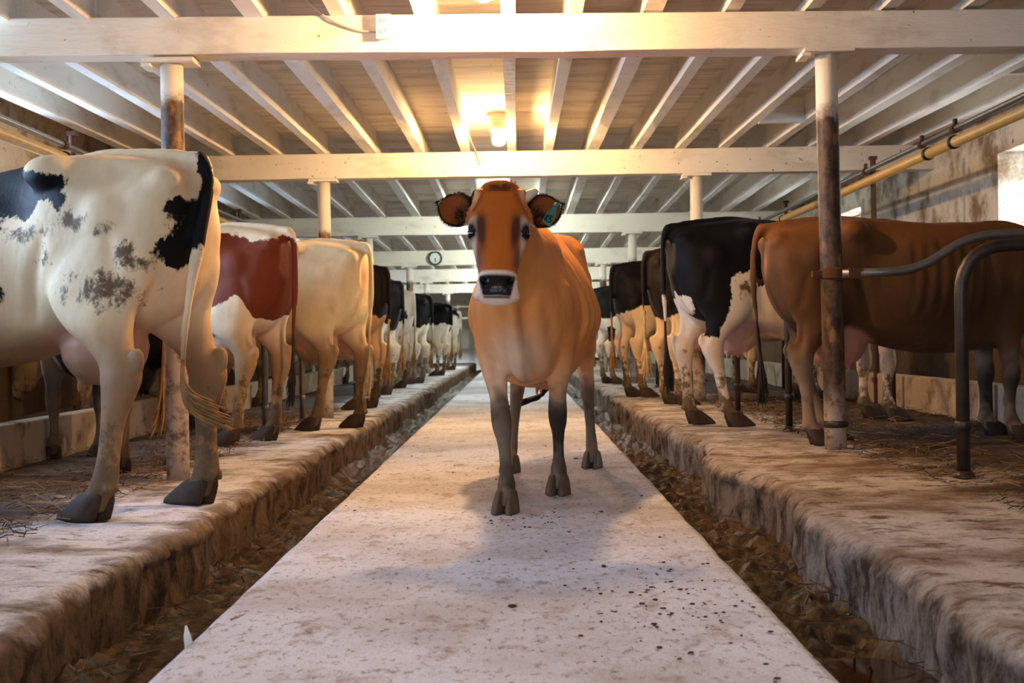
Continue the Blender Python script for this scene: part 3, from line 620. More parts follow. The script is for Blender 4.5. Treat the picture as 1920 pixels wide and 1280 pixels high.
    for sg in (1, -1):
        Bv = Vector((sg * .105, .105, -.035)); A = Vector((sg * .93, -.38, -.05)).normalized(); N = Vector((sg * .12, .0, 1)).normalized(); Bq = N.cross(A).normalized(); L, Wd = .15 * earscale, .076 * earscale; th = max(.016, vox * 1.5 / hs)
        fr, bk = [], []
        for i in range(13):
            a = i / 12; wd = Wd * (max(.0, math.sin(math.pi * (.10 + .88 * a))) ** .5 if a < 1 else .02); row = []; row2 = []
            for j in range(11):
                b = -1 + 2 * j / 10; dep = .045 * (1 - b * b) * math.sin(math.pi * min(1, .25 + a * .75)) ** .7
                p = Bv + A * (a * L) + Bq * (b * wd) - N * dep + N * .012; row.append(p); row2.append(p - N * th * (1.25 - .5 * abs(b)))
            fr.append(row); bk.append(row2)
        V = [H(*p) for r in fr for p in r] + [H(*p) for r in bk for p in r]; off = 13 * 11; Fc = []
        for i in range(12):
            for j in range(10): q = i * 11 + j; Fc.append((q, q + 1, q + 12, q + 11)); Fc.append((off + q, off + q + 11, off + q + 12, off + q + 1))
            Fc.append((i * 11, (i + 1) * 11, off + (i + 1) * 11, off + i * 11)); Fc.append((i * 11 + 10, off + i * 11 + 10, off + (i + 1) * 11 + 10, (i + 1) * 11 + 10))
        for j in range(10): Fc.append((j, off + j, off + j + 1, j + 1)); q = 12 * 11 + j; Fc.append((q, q + 1, off + q + 1, off + q))
        mb.add(V, Fc); ears.append((Bv, A, Bq, N, L, Wd)); rings = []
        tmp = MB(); tmp.tube([Bv - A * .05, Bv + A * .035], [.03, .028], 8); mb.add([H(*p) for p in tmp.v], tmp.f)
    # tail
    tl = tail or [(.0, 0, 1.40), (-.055, 0, 1.385), (-.085, 0, 1.29), (-.085, .0, 1.0), (-.075, .01, .78), (-.07, .015, .66)]
    TP = cr([tuple(q * s for q in p) for p in tl], 6); mb.tube([tuple(p) for p in TP], list(np.linspace(.036, .0105, len(TP)) * s), 10)
    # fuse everything to one skin
    me0 = mesh_of('raw', mb); ob = bpy.data.objects.new('raw', me0); col.objects.link(ob)
    rm = ob.modifiers.new('r', 'REMESH'); rm.mode = 'VOXEL'; rm.voxel_size = vox; rm.adaptivity = 0
    sm = ob.modifiers.new('s', 'SMOOTH'); sm.factor = .5; sm.iterations = 2
    bpy.context.view_layer.update(); dg = bpy.context.evaluated_depsgraph_get(); me = bpy.data.meshes.new_from_object(ob.evaluated_get(dg)); bpy.data.objects.remove(ob); bpy.data.meshes.remove(me0)
    n = len(me.vertices); P = np.empty(n * 3); me.vertices.foreach_get('co', P); P = P.reshape(-1, 3); NV = np.empty(n * 3); me.vertices.foreach_get('normal', NV); NV = NV.reshape(-1, 3)
    ne = len(me.edges); ED = np.empty(ne * 2, int); me.edges.foreach_get('vertices', ED); ED = ED.reshape(-1, 2); deg = np.bincount(ED.ravel(), minlength=n)[:, None].astype(float); deg[deg == 0] = 1
    Q = P / s; hh = (P - np.array(o_)) @ np.array([w_, u_, n_]).T / hs; inhead = (hh[:, 1] > -.12) & (hh[:, 1] < .6) & (np.abs(hh[:, 0]) < .32) & (np.abs(hh[:, 2]) < .16)
    wt = np.clip(sst(Q[:, 2], .60, .78), .12, 1) * np.where(Q[:, 0] < -.045, .1, 1) * np.where(inhead, .12 if vox < .01 else .0, 1); udz = (Q[:, 2] < .74) & (Q[:, 0] > .3) & (Q[:, 0] < .7) & (np.abs(Q[:, 1]) < .13); wt = np.where(udz, .35, wt)
    for _ in range(max(4, int(.30 * (.028 / vox) ** 2 * 12 / 2))):
        A = np.stack([np.bincount(ED[:, 0], P[ED[:, 1], k], n) + np.bincount(ED[:, 1], P[ED[:, 0], k], n) for k in range(3)], 1) / deg; P = P + (A - P) * (wt * .6)[:, None]
    me.vertices.foreach_set('co', P.ravel()); me.update(); NV = np.empty(n * 3); me.vertices.foreach_get('normal', NV); NV = NV.reshape(-1, 3)
    B = np.array([w_, u_, n_]); HC = ((P - np.array(o_)) @ B.T) / hs; HN = NV @ B.T
    # nostrils and mouth line pressed in
    for sg in (1, -1):
        d = np.sqrt(((HC[:, 0] - sg * .05) / .015) ** 2 + ((HC[:, 1] - .414 + .5 * (abs(HC[:, 0]) - .05)) / .014) ** 2); k = np.exp(-d ** 2) * (HC[:, 2] > -.02); P = P - np.outer(k * .022 * hs, n_)
    k = np.exp(-((HC[:, 1] - .474) / .005) ** 2) * (HC[:, 2] > -.11) * (np.abs(HC[:, 0]) < .1); P = P - NV * (k * .006 * hs)[:, None]
    Qb = P / s; br = sst(Qb[:, 0], 1.55, 1.68) * sst(Qb[:, 2], .58, .66) * sst(1.05 - Qb[:, 2], 0, .12) * sst(NV[:, 0], .1, .5); P = P + NV * (br * .007 * np.sin(Qb[:, 1] * 62 + 6 * (Qb[:, 2] - .8)))[:, None]
    Qb = P / s; ay = np.abs(Qb[:, 1]); G = lambda x, y, z, rx, ry, rz: np.exp(-((Qb[:, 0] - x) / rx) ** 2 - ((ay - y) / ry) ** 2 - ((Qb[:, 2] - z) / rz) ** 2)
    lat = sst(np.abs(NV[:, 1]), .35, .7); X, Z = Qb[:, 0], Qb[:, 2]
    D = -.034 * G(.70, .24, 1.27, .11, .14, .10) - .024 * G(.22, .19, 1.33, .11, .1, .055) + .012 * G(.47, .24, 1.37, .07, .09, .05) + .008 * G(.03, .12, 1.31, .05, .07, .05)
    D += -.016 * np.exp(-((X - (.535 - .25 * (Z - .95))) / .035) ** 2) * sst(Z, .72, .82) * sst(1.18 - Z, 0, .15) * lat * sst(ay, .12, .2)
    D += .0045 * np.sin((X - .18 * Z) * 74) * sst(X, .78, .86) * sst(1.42 - X, 0, .1) * sst(Z, .78, .9) * sst(1.34 - Z, 0, .12) * lat
    D += -.014 * np.exp(-((X - (1.36 + .12 * (Z - 1.0))) / .045) ** 2) * sst(Z, .75, .85) * sst(1.36 - Z, 0, .1) * lat
    D += -.024 * G(.125, .19, .68, .026, .09, .075) * lat - .010 * np.exp(-((X - (.12 + .25 * (Z - .9))) / .03) ** 2) * sst(Z, .82, .9) * sst(1.14 - Z, 0, .1) * lat * (X < .4)
    D += .005 * nois(Qb, 16) * sst(Z, .7, .8) * (X < 1.8) * (0.6 + .4 * bony); P = P + NV * (D * s)[:, None]
    me.vertices.foreach_set('co', P.ravel())
    ctx = dict(P=P / s, N=NV, H=HC, HN=HN, ears=ears)
    c, pa, di, we = coat(ctx)
    at = me.attributes.new('coat', 'FLOAT_COLOR', 'POINT'); at.data.foreach_set('color', np.hstack([c, np.ones((n, 1))]).astype('f').ravel())
    for nm, v in (('patch', pa), ('dirt', di), ('wet', we)):
        at = me.attributes.new(nm, 'FLOAT', 'POINT'); at.data.foreach_set('value', np.asarray(v, 'f'))
    me.polygons.foreach_set('use_smooth', [True] * len(me.polygons)); me.name = 'body'
    obj('body', me, M[mat], root)
    # hooves: two claws each
    for key, (fx, fy) in spots.items():
        hb = MB(); q = s * (1.18 if vox < .01 else 1.2)
        for sg in (1, -1):
            rings = []
            for z, k, sh in ((.0, 1, 0), (.014, 1.0, -.005), (.036, .90, -.020), (.062, .74, -.038), (.082, .58, -.05), (.088, .4, -.052)):
                ring = []
                for t in range(14):
                    a = 2 * math.pi * t / 14; ca, sa = math.cos(a), math.sin(a); X = (.092 if ca > 0 else .062) * ca; Y = .030 * sa * (1 - .45 * max(0, ca) ** 1.5)
                    ring.append((fx + (X * k + sh) * q, fy + (sg * (.030 - .004 * (ca > 0)) + Y * k + sg * (k - 1) * .01) * q, z * q))
                rings.append(ring)
            hb.loft(rings)
        obj('hoof', hb, M[hoofm], root, smooth=True)
    if eyes:
        for sg in (1, -1):
            eb = MB(); eb.ell(tuple(H(sg * .089, .197, -.005)), (.0335 * hs,) * 3, 22, 16); obj('eye', eb, M['eye'], root, smooth=True)
    rnd = random.Random(int(loc[1] * 100))
    if switch is not False:
        tp = TP[-1]; tb = MB(); cnt, L0, spread = (90, .34, .034) if vox < .018 else (36, .34, .05); sw = switch or [(0, 0, -.12), (0.01, 0, -.3), (.02, .02, -.42)]
        for _ in range(cnt):
            k0 = rnd.uniform(.0, .75); a = rnd.uniform(0, 6.28); r = spread * rnd.random() ** .5; f = rnd.uniform(.6, 1.05)
            st = TP[-1 - int(k0 * 14)]; pts = [st]; 
            for i, dlt in enumerate(sw): pts.append((tp[0] + dlt[0] * s * f + r * math.cos(a) * (i + .4) / 2.2, tp[1] + dlt[1] * s * f + r * math.sin(a) * (i + .4) / 2.2, tp[2] + dlt[2] * s * f))
            cp = cr(pts, 4); w = .0055 if vox < .018 else .009
            tb.tube([tuple(p) for p in cp], [w * (1 - .85 * (i / len(cp)) ** 2) for i in range(len(cp))], 5)
        obj('tail_switch', tb, M[hair], root, smooth=True)
    if lx != 1:
        for ch in root.children: ch.data.transform(Matrix.Scale(lx, 4, (1, 0, 0)))
    return dict(root=root, H=H, hs=hs, ears=ears, rnd=rnd, w=w_, u=u_, n=n_, TP=TP)

def nois(P, k): x, y, z = P.T * k; return (np.sin(x + 1.7 * np.sin(.7 * y + .3 * z)) + np.sin(1.1 * y + 1.9 * np.sin(.6 * z + .4 * x)) + np.sin(.9 * z + 1.5 * np.sin(.8 * x + .5 * y))) / 3
L3 = lambda c: np.array(lin(c))
def sst(x, a, b): t = np.clip((x - a) / (b - a), 0, 1); return t * t * (3 - 2 * t)
def mixc(c, f, d): return c * (1 - f[:, None]) + L3(d)[None] * f[:, None]
def psdf(x, z, poly):
    """signed distance to a polygon, positive inside"""
    P = np.array(poly); d = np.full(len(x), 1e9); ins = np.zeros(len(x), bool)
    for i in range(len(P)):
        a, b = P[i], P[(i + 1) % len(P)]; e = b - a; t = np.clip(((x - a[0]) * e[0] + (z - a[1]) * e[1]) / (e @ e), 0, 1); d = np.minimum(d, np.hypot(x - a[0] - e[0] * t, z - a[1] - e[1] * t))
        c = ((a[1] > z) != (b[1] > z)) & (x < (b[0] - a[0]) * (z - a[1]) / (b[1] - a[1] + 1e-12) + a[0]); ins ^= c
    return np.where(ins, d, -d)
def pell(P, c, r): q = np.sqrt((((P - np.array(c)) / np.array(r)) ** 2).sum(1)); return (1 - q) * min(r)
def side_polys(P, polys, sg):
    f = np.full(len(P), -1.0)
    for p in polys: f = np.maximum(f, np.minimum(psdf(P[:, 0], P[:, 2], p), sg * P[:, 1] * 1.0 + .02))
    return f
def pink_parts(c, P, base=(214, 160, 136)):
    ud = sst(.27 - np.sqrt((P[:, 0] - .44) ** 2 + P[:, 1] ** 2 * 1.3 + ((P[:, 2] - .62) * 1.0) ** 2), 0, .06); c = mixc(c, ud * .8, base)
    vu = np.exp(-((P[:, 0] + .03) / .06) ** 2 - (P[:, 1] / .035) ** 2 - ((P[:, 2] - 1.16) / .09) ** 2); return mixc(c, vu * .8, (176, 112, 84))
def nose(c, HC, pad, ring=None):
    inh = (HC[:, 1] > .3) & (HC[:, 1] < .56) & (np.abs(HC[:, 0]) < .13) & (HC[:, 2] > -.2)
    m = sst(HC[:, 1], .381, .396) * sst(.473 - HC[:, 1], 0, .005) * sst(.073 - .26 * np.clip(HC[:, 1] - .41, 0, 1) - np.abs(HC[:, 0]), 0, .007) * sst(HC[:, 2], -.035, -.02) * inh
    if ring is not None: c = mixc(c, sst(HC[:, 1] + .05 * np.clip(-HC[:, 2], 0, .1) , .365, .376) * inh, ring)
    return mixc(c, m, pad), m
def holstein(patches=(), polys=(), side=1, base=(226, 214, 194), dirtyleg=.55, dirtspots=(), legc=None, facepatch=True, belly=(206, 178, 150), upper=None, s_off=0.0):
    def fn(x):
        P, HC = x['P'], x['H']; n = len(P); c = np.tile(L3(base), (n, 1))
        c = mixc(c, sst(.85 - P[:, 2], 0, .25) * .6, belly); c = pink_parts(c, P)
        if legc: c = mixc(c, sst(.80 - P[:, 2] + .06 * nois(P, 12), 0, .3), legc)  # lower half darker: soil, with shade below the lamps put into the colour
        f = np.full(n, -1.0)
        for ce, r in patches: f = np.maximum(f, pell(P, ce, r))
        if polys: f = np.maximum(f, side_polys(P, polys, side))
        if facepatch: f = np.maximum(f, np.where(P[:, 0] > 1.75, np.minimum(.3, np.abs(HC[:, 0]) - .035 - .12 * np.clip(HC[:, 1] - .25, 0, .3)) * np.where(HC[:, 1] > .36, -1, 1), -1))
        if upper is not None: f = np.maximum(f, upper(P) + .06 * nois(P + s_off, 7) + .03 * nois(P + s_off, 17))
        c, m = nose(c, HC, (44, 34, 32)); f = np.where(m > .3, -1, f)
        d = np.clip(sst(.78 - P[:, 2], 0, .5) * dirtyleg + sst(.3 - P[:, 2], 0, .25) * .25 + .08 * nois(P, 9) * sst(.9 - P[:, 2], 0, .1), 0, 1)
        for ce, r, a in dirtspots: d = np.maximum(d, a * np.exp(-(((P - np.array(ce)) / np.array(r)) ** 2).sum(1)))
        return c, f, d, m
    return fn
def fawn(back=(200, 124, 60), side=(222, 152, 86), low=(230, 184, 138), leg=(116, 104, 90), dark=None, dirt=.2, face=True):
    def fn(x):
        P, HC, HN, N = x['P'], x['H'], x['HN'], x['N']; n = len(P); c = np.tile(L3(side), (n, 1))
        c = mixc(c, sst(P[:, 2], 1.15, 1.4), back); c = mixc(c, sst(.80 - P[:, 2], 0, .22) * .8, low)
        br = np.exp(-((P[:, 1]) / .17) ** 2) * sst(P[:, 0], 1.62, 1.75) * sst(.95 - P[:, 2], 0, .2); c = mixc(c, br * .9, (222, 196, 168))
        nz = nois(P, 30) * .5 + nois(P, 71) * .35; z_ = P[:, 2] + .09 * nz; c = mixc(c, sst(.64 - z_, 0, .16), leg); c = mixc(c, sst(.6 - z_, 0, .1) * sst(nz, .1, .5) * .6, (70, 62, 54))
        kn = np.exp(-((z_ - .36) / .13) ** 4) * sst(P[:, 0], .9, 1.0) * sst(1.95 - P[:, 0], 0, .12); c = mixc(c, kn * .88, (40, 35, 32))
        c = mixc(c, np.exp(-((z_ - .17) / .05) ** 2) * sst(P[:, 0], .9, 1.0) * .6, (54, 44, 44)); c = mixc(c, np.exp(-((z_ - .10) / .03) ** 2) * .5, (150, 118, 92)); c = pink_parts(c, P, (206, 140, 116))
        if dark: 
            for ce, r, a in dark: c = mixc(c, a * np.exp(-(((P - np.array(ce)) / np.array(r)) ** 2).sum(1)), (58, 34, 20))
        if face:
            w, u, nn = np.abs(HC[:, 0]), HC[:, 1], HC[:, 2]; inh = (u > -.08) & (u < .56) & (w < .14) & (nn > -.19) & (nn < .12); I = inh * 1.0
            c = mixc(c, I * sst(nn, -.06, -.01), (182, 94, 26))
            c = mixc(c, I * np.exp(-((u - .03) / .05) ** 2) * sst(w, .07, .09) * .8, (226, 176, 122))
            c = mixc(c, I * sst(w, .078, .092) * sst(u, .12, .16) * sst(.37 - u, 0, .05), (206, 182, 160))           # pale cheeks
            c = mixc(c, I * sst(w, .10, .106) * sst(u, .225, .25) * .45, (120, 96, 88))
            st = np.exp(-(np.abs(w - (.066 - .07 * (u - .2))) / np.maximum(.009, .0205 - .03 * (u - .15))) ** 2.4) * sst(u, .10, .18) * sst(.335 - u, 0, .13); c = mixc(c, I * np.clip(st * 1.3, 0, 1) * .86, (40, 32, 30)); st = np.exp(-((w - (.079 - .12 * (u - .25))) / .011) ** 2) * sst(u, .25, .29) * sst(.365 - u, 0, .03); c = mixc(c, I * st * .6, (70, 54, 54))
            c = mixc(c, I * np.exp(-((w - .075) / .02) ** 2 - ((u - .335) / .04) ** 2) * .5, (110, 80, 70))
            ey = np.exp(-((w - .108) / .02) ** 2 - ((u - .199) / .031) ** 2); c = mixc(c, I * np.clip(ey * 1.6, 0, 1), (30, 23, 22))
            c, m = nose(c, HC, (38, 30, 31), (228, 204, 184)); c = mixc(c, I * np.exp(-((u - .4755) / .0035) ** 2) * sst(.058 - w, 0, .01) * sst(nn, -.09, -.06), (40, 30, 28)); c = mixc(c, m * np.clip(1.4 * np.exp(-((w - .05) / .017) ** 2 - ((u - .414) / .016) ** 2), 0, 1), (6, 5, 5))
            for Bv, A, Bq, Nn, L, Wd in x['ears']:
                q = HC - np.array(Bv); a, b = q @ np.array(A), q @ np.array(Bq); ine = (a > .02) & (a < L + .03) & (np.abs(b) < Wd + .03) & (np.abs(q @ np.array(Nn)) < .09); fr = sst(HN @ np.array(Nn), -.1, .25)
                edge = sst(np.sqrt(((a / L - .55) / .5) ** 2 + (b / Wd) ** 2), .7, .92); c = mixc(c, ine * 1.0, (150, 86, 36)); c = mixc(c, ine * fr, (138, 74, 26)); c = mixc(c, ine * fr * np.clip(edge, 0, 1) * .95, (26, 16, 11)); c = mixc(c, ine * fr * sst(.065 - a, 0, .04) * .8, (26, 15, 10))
        else: m = np.zeros(n)
        d = sst(.5 - P[:, 2], 0, .4) * dirt
        return c, np.full(n, -1.0), d, m
    return fn

# -- the loose brown cow on the walkway
YAW = R(-97.7); ca, sa = math.cos(YAW), math.sin(YAW); JO = (.21, 7.02, 0); JS = .856
def to_local(p): dx, dy = p[0] - JO[0], p[1] - JO[1]; return (dx * ca + dy * sa, -dx * sa + dy * ca, p[2])
def vlocal(v): return (v[0] * ca + v[1] * sa, -v[0] * sa + v[1] * ca, v[2])
def foot(key, wx, wy):
    tab = HIND if key[0] == 'h' else FORE; sg = 1 if key[1] == 'l' else -1; p = to_local((wx, wy, 0)); return (p[0] / JS - tab[-1][1] - .03, p[1] / JS - sg * tab[-1][2])
poll = to_local((-.055, 5.06, 1.305)); hu = vlocal((-.036, -.36, -.94)); hn = vlocal((0, -.94, .36))
hp = Vector(poll)
neck = [((1.20, .0, .98), .20, .27), ((1.46, -.005, 1.0), .155, .25), (tuple(Vector((1.46, -.005, 1.0)).lerp(hp + Vector((-.08, 0, -.10)), .55)), .115, .185), (tuple(hp + Vector((-.06, 0, -.09))), .085, .12)]
J = build_cow('cow', 'loose fawn-brown cow with a teal ear tag walking down the limed walkway', JO, YAW, JS, fawn(), 'coat_dun', vox=.0075, hs=1.0, head=dict(o=poll, u=hu, n=hn), neck=neck,
              feet=dict(fr=foot('fr', -.06, 5.22), fl=foot('fl', .175, 5.80), hr=foot('hr', -.05, 6.80), hl=foot('hl', .40, 6.98)),
              tail=[(.0, 0, 1.40), (-.055, 0, 1.385), (-.085, 0, 1.29), (-.09, .0, 1.0), (-.085, .0, .75), (-.07, -.02, .60), (-.05, -.03, .52)], switch=[(.02, -.07, -.06), (.04, -.16, -.10), (.05, -.25, -.13)], hair='hair_dark', hoofm='hoof', udder=.85, belly=1.03, legk=1.0, bony=.45)
# hair of ears, horn, ear tag, strap
H = J['H']; rnd = random.Random(5)
for Bv, A, Bq, Nn, L, Wd in J['ears']:
    hb = MB()
    for _ in range(900):
        t = rnd.uniform(-2.6, 2.6); a = .55 + .47 * math.cos(t); b = math.sin(t) * .93; wd = Wd * (max(.02, math.sin(math.pi * min(.99, .10 + .90 * a))) ** .55); rim = rnd.random() < .75
        if not rim: a, b = rnd.uniform(.12, .5), rnd.uniform(-.8, .8)
        p = Bv + A * (a * L) + Bq * (b * wd) + Nn * (.004 if rim else -.03); out = (A * (a - .5) * 1.3 + Bq * b).normalized() if rim else (A * .5 + Bq * rnd.uniform(-.6, .6) + Nn).normalized(); d = out + Vector((rnd.uniform(-.5, .5), rnd.uniform(-.5, .5), rnd.uniform(-.2, .5))) * .7
        q = rnd.uniform(.005, .014) if rim else rnd.uniform(.012, .03); hb.tube([H(*p), H(*(p + d * q * .5 + Nn * .003)), H(*(p + d * q))], [.0006, .0005, .0002], 4)
    obj('ear_hair', hb, M['hair_brown'], J['root'], smooth=True)
hb = MB()
for _ in range(1500):
    w = max(-.06, min(.06, rnd.gauss(0, .028))); u = rnd.uniform(-.045, .03); n0 = .02 - .9 * max(0, -u) + rnd.uniform(-.01, .004) if u < 0 else .03; p = Vector((w, u, n0)); d = Vector((w * 3 + rnd.uniform(-.35, .35), -.55 + rnd.uniform(-.4, .5), .45))
    q = rnd.uniform(.006, .016); hb.tube([H(*p), H(*(p + d * q * .6)), H(*(p + d * q + Vector((0, .004, -.002))))], [.0007, .0006, .0002], 4)
obj('poll_tuft', hb, M['hair_orange'], J['root'], smooth=True)
for sg in (1, -1):
    for i in range(8):
        hb = MB(); u0 = .045 + .0105 * i; w0 = .052 + .0045 * i; hb.tube([H(sg * w0, u0 - .006, .0485 - .0 * i), H(sg * (w0 + .012), u0 - .001, .0475), H(sg * (w0 + .024), u0 + .009, .043)], [.0006, .0026, .0008], 6); obj('brow_fold', hb, M['hair_orange'], J['root'], smooth=True)
hb = MB(); hb.tube([H(.07, .045, -.02), H(.1, .035, -.008), H(.122, .024, .004), H(.142, .018, .014), H(.15, .017, .018)], [.028, .025, .019, .014, .005], 12); obj('horn', hb, M['horn'], J['root'], smooth=True)
hb = MB(); hb.tube([H(-.08, .03, -.015), H(-.1, .018, -.01), H(-.107, .012, -.006)], [.024, .015, .005], 10); obj('horn', hb, M['horn'], J['root'], smooth=True)
Bv, A, Bq, Nn, L, Wd = J['ears'][0] if J['ears'][0][0].x > 0 else J['ears'][1]
t0 = Vector((.222, .088, .03)); dx = Vector((-.42, .9, .12)).normalized(); dy = Vector((.9, .42, .0)); tb = MB(); th = Vector((0, -.1, 1)).normalized() * .0015
out = [(-.006, -.006), (.006, -.006), (.008, .012), (.019, .045), (.019, .10), (-.019, .088), (-.019, .045), (-.008, .012)]
tb.loft([[H(*(t0 + dy * a + dx * b - th)) for a, b in out], [H(*(t0 + dy * a + dx * b + th)) for a, b in out]]); tg = obj('ear_tag', tb, M['tagplastic'], J['root'])
tb = MB(); tb.lathe([(.010, -.004), (.010, .004), (.004, .010)], (0, 0, 0), 12); tb.v = [tuple(H(*(t0 + dy * p[0] + dx * p[1] + th.normalized() * (p[2] + .004)))) for p in tb.v]; obj('tag_button', tb, M['tagplastic'], tg, smooth=True)
tb = MB(); 
def stroke(a, b):
    (x0, y0), (x1, y1) = a, b; d = Vector((x1 - x0, y1 - y0)); nrm = Vector((-d.y, d.x)).normalized() * .0024; V = []
    for k in (.0022, .0030):
        for sx, sy in ((x0 - nrm.x, y0 - nrm.y), (x1 - nrm.x, y1 - nrm.y), (x1 + nrm.x, y1 + nrm.y), (x0 + nrm.x, y0 + nrm.y)): V.append(H(*(t0 + dy * sx + dx * sy + th.normalized() * k)))
    tb.add(V, [(3, 2, 1, 0), (4, 5, 6, 7), (0, 1, 5, 4), (1, 2, 6, 5), (2, 3, 7, 6), (3, 0, 4, 7)])
K_ = .72
for a, b in (((-.017, .052), (-.017, .084)), ((-.003, .052), (-.016, .069)), ((-.016, .066), (-.002, .085)), ((.017, .053), (.005, .053)), ((.005, .053), (.004, .066)), ((.004, .066), (.015, .068)), ((.015, .068), (.016, .080)), ((.016, .080), (.004, .084))): stroke((a[0] * K_, a[1]), (b[0] * K_, b[1]))
obj('tag_marking', tb, M['black'], tg)

# -- the cows in the two rows:  x, d of the tail head, turn from square-on
def row_cow(sd, x, d, turn, s, label, coat, mat, group=None, **kw):
    group = 'cows standing in the row with the spotted cow' if sd < 0 else 'cows standing in the row with the large brown cow'
    ang = math.pi - R(turn) if sd < 0 else R(turn); z = ZL if sd < 0 else ZR
    return build_cow('cow', label, (x, d, z), ang, s, coat, mat, group=group, **kw)
graze = lambda s, r=2.15, z=.78: dict(o=(r * s, 0, z * s), u=(.45, 0, -.89), n=(.89, 0, .45))
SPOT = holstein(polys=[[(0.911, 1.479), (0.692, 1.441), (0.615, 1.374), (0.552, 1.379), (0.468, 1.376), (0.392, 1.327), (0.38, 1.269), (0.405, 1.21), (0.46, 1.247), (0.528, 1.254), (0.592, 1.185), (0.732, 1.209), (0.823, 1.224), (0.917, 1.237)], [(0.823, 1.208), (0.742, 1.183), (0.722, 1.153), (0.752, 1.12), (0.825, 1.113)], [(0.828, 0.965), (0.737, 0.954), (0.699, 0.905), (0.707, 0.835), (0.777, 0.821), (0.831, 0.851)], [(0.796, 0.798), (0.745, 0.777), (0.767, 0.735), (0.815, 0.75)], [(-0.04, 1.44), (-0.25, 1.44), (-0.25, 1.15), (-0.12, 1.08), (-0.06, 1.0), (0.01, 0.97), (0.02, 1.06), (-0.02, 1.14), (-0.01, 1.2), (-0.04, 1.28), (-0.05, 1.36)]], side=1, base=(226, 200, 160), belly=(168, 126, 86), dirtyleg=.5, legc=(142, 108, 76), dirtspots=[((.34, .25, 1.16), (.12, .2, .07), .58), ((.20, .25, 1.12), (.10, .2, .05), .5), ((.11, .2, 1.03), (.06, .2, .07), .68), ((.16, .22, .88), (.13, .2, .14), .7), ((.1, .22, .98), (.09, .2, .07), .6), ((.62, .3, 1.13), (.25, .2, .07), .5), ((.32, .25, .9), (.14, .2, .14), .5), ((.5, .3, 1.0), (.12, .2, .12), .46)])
row_cow(-1, -1.355, 5.38, 32, 1.055, 'large white cow with black patches and muddy thighs, standing in front of the limed post', SPOT, 'coat_black', vox=.012, feet=dict(hl=(-.10, .2), hr=(-.10, .02), fl=(.0, .05), fr=(-.1, 0)),
        tail=[(.0, 0, 1.40), (-.045, -.005, 1.385), (-.07, -.01, 1.29), (-.07, .05, 1.05), (-.07, .10, .85), (-.07, .13, .70), (-.07, .14, .60)], switch=[(0, .0, -.10), (-.03, -.03, -.2), (-.13, -.08, -.26)], bony=1.3, lx=1.2, legk=1.2)
row_cow(-1, -1.92, 6.9, 52, .85, 'dark-legged cow mostly hidden behind the large black-spotted cow', holstein(patches=[((.5, 0, 1.0), (.9, .5, .7))], base=(150, 138, 122), legc=(84, 76, 68)), 'coat_black', vox=.02)
RED = holstein(upper=lambda P: np.minimum(np.minimum(1.335 - P[:, 2], P[:, 2] - (1.02 - .6 * np.abs(P[:, 0] - .2) + .55 * np.clip(.16 - P[:, 0], 0, .2) * -3)), .62 - P[:, 0]), facepatch=False, dirtyleg=.5, base=(226, 204, 170), legc=(164, 130, 92))
row_cow(-1, -1.60, 8.85, 24, 1.05, 'red-and-white cow standing between the spotted cow and the cream cow', RED, 'coat_red', vox=.015, feet=dict(hl=(.05, .06), hr=(.05, -.02)), head=graze(1.05), hair='hair_dark')
row_cow(-1, -1.22, 10.15, 28, 1.04, 'cream-white bony cow standing before the white post', holstein(base=(232, 208, 160), facepatch=False, dirtyleg=.5, legc=(146, 114, 78)), 'coat_black', vox=.015, feet=dict(hl=(.08, .06), hr=(-.03, 0)), bony=1.3, hair='hair_cream')
UP = lambda zc, k=0.0, x1=2: (lambda P: np.minimum(P[:, 2] - zc - k * np.abs(P[:, 0] - .2), x1 - P[:, 0]))
row_cow(-1, -1.38, 13.2, 22, 1.03, 'dark brown cow with tan thighs just behind the cream cow', holstein(base=(196, 150, 96), s_off=1.0, upper=UP(.98, -.3), dirtyleg=.6, facepatch=False), 'coat_brown', vox=.02, head=graze(1.03), hair='hair_tan')
row_cow(-1, -1.52, 16.4, 18, 1.03, 'black cow with pale legs, fifth in the spotted row', holstein(s_off=4.7, upper=UP(.86), dirtyleg=.6), 'coat_black', vox=.024, eyes=False)
row_cow(-1, -1.55, 18.7, 22, 1.0, 'white cow with one round black patch on its rump, in the spotted row', holstein(patches=[((.15, .1, 1.12), (.16, .2, .2))], polys=[[(.5, 1.5), (1.5, 1.5), (1.4, 1.0), (.6, .9)]], dirtyleg=.5), 'coat_black', vox=.024, eyes=False)
row_cow(-1, -1.42, 20.6, 20, 1.0, 'white-legged cow with black hips under the clock', holstein(upper=lambda P: np.minimum(P[:, 2] - .95, .5 - P[:, 0]), dirtyleg=.6), 'coat_black', vox=.024, eyes=False)
row_cow(-1, -1.32, 25.0, 18, .98, 'small far cow with black back and grey-white belly', holstein(s_off=8.4, upper=UP(1.02), dirtyleg=.6), 'coat_black', vox=.028, eyes=False)
row_cow(-1, -1.34, 29.5, 22, .97, 'farthest visible cow, mostly white with black blotches', holstein(patches=[((.05, 0, 1.3), (.1, .15, .15)), ((.2, .2, 1.0), (.12, .2, .12)), ((.9, .2, 1.1), (.3, .3, .2))], dirtyleg=.6), 'coat_black', vox=.03, eyes=False)
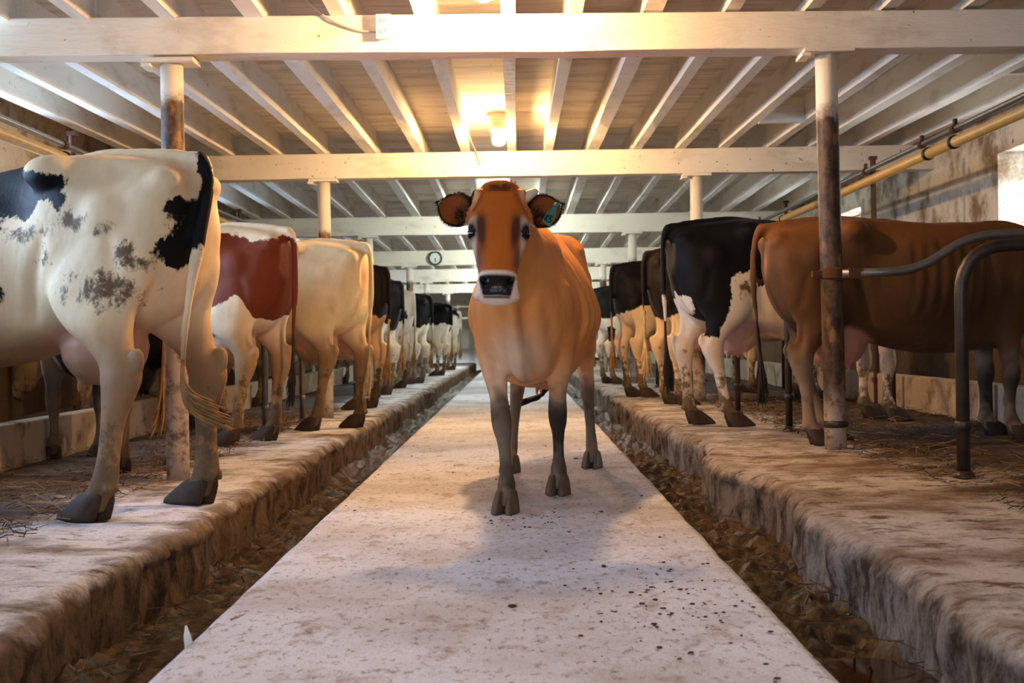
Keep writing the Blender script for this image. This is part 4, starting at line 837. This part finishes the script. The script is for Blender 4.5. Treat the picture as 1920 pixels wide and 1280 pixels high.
BROWN = fawn(back=(112, 70, 34), side=(84, 57, 33), low=(104, 74, 46), leg=(128, 110, 92), dark=[((.30, -.25, 1.05), (.13, .3, .22), .85), ((.95, -.3, .95), (.35, .3, .2), .5)], face=False)
row_cow(1, 1.40, 7.05, 7, .85, 'large dark brown cow standing side-on behind the brown post', BROWN, 'coat_dun', vox=.013, feet=dict(hr=(.02, .02), hl=(.22, -.05)), hair='hair_dark', udder=1.1, tail=[(.0, 0, 1.40), (-.06, 0, 1.385), (-.10, .01, 1.25), (-.10, .02, 1.0), (-.08, .03, .8), (-.06, .04, .68)])
BLK = holstein(polys=[[(-.2, 1.6), (2.6, 1.6), (2.6, .8), (1.0, .8), (.74, 1.0), (.62, 1.02), (.52, .98), (.44, 1.08), (.30, 1.03), (.28, .8), (.22, .62), (.14, .64), (.08, .9), (-.2, .95)]], side=-1, upper=lambda P: np.where(P[:, 1] > 0, P[:, 2] - .95, np.minimum(P[:, 2] - 1.12, .3 - P[:, 0])), dirtyleg=.45, dirtspots=[((.45, -.25, .97), (.14, .2, .13), .6)])
row_cow(1, 1.06, 8.5, 14, .945, 'big black cow with white legs and a muddy white flank next to the brown cow', BLK, 'coat_black', vox=.015, feet=dict(hr=(.12, -.02), hl=(-.02, .0)), hair='hair_dark')
row_cow(1, 1.19, 11.15, 16, .95, 'dark brown-black cow with cream legs between two black cows', holstein(base=(222, 190, 146), s_off=12.1, upper=UP(.80, .0), dirtyleg=.45), 'coat_brown', vox=.02, hair='hair_cream')
row_cow(1, 1.02, 12.75, 22, .93, 'black cow with white thighs, tail hanging, third in the brown row beyond', holstein(base=(214, 190, 156), s_off=19.5, upper=lambda P: P[:, 2] - .93 + .5 * np.clip(.15 - P[:, 0], 0, .3), dirtyleg=.5), 'coat_black', vox=.02, hair='hair_tan')
row_cow(1, 1.03, 16.5, 20, .87, 'small black-and-white cow with white legs beside the loose cow', holstein(patches=[((.15, -.2, .75), (.06, .1, .1))], s_off=15.8, upper=UP(.98), dirtyleg=.55), 'coat_black', vox=.024, eyes=False)
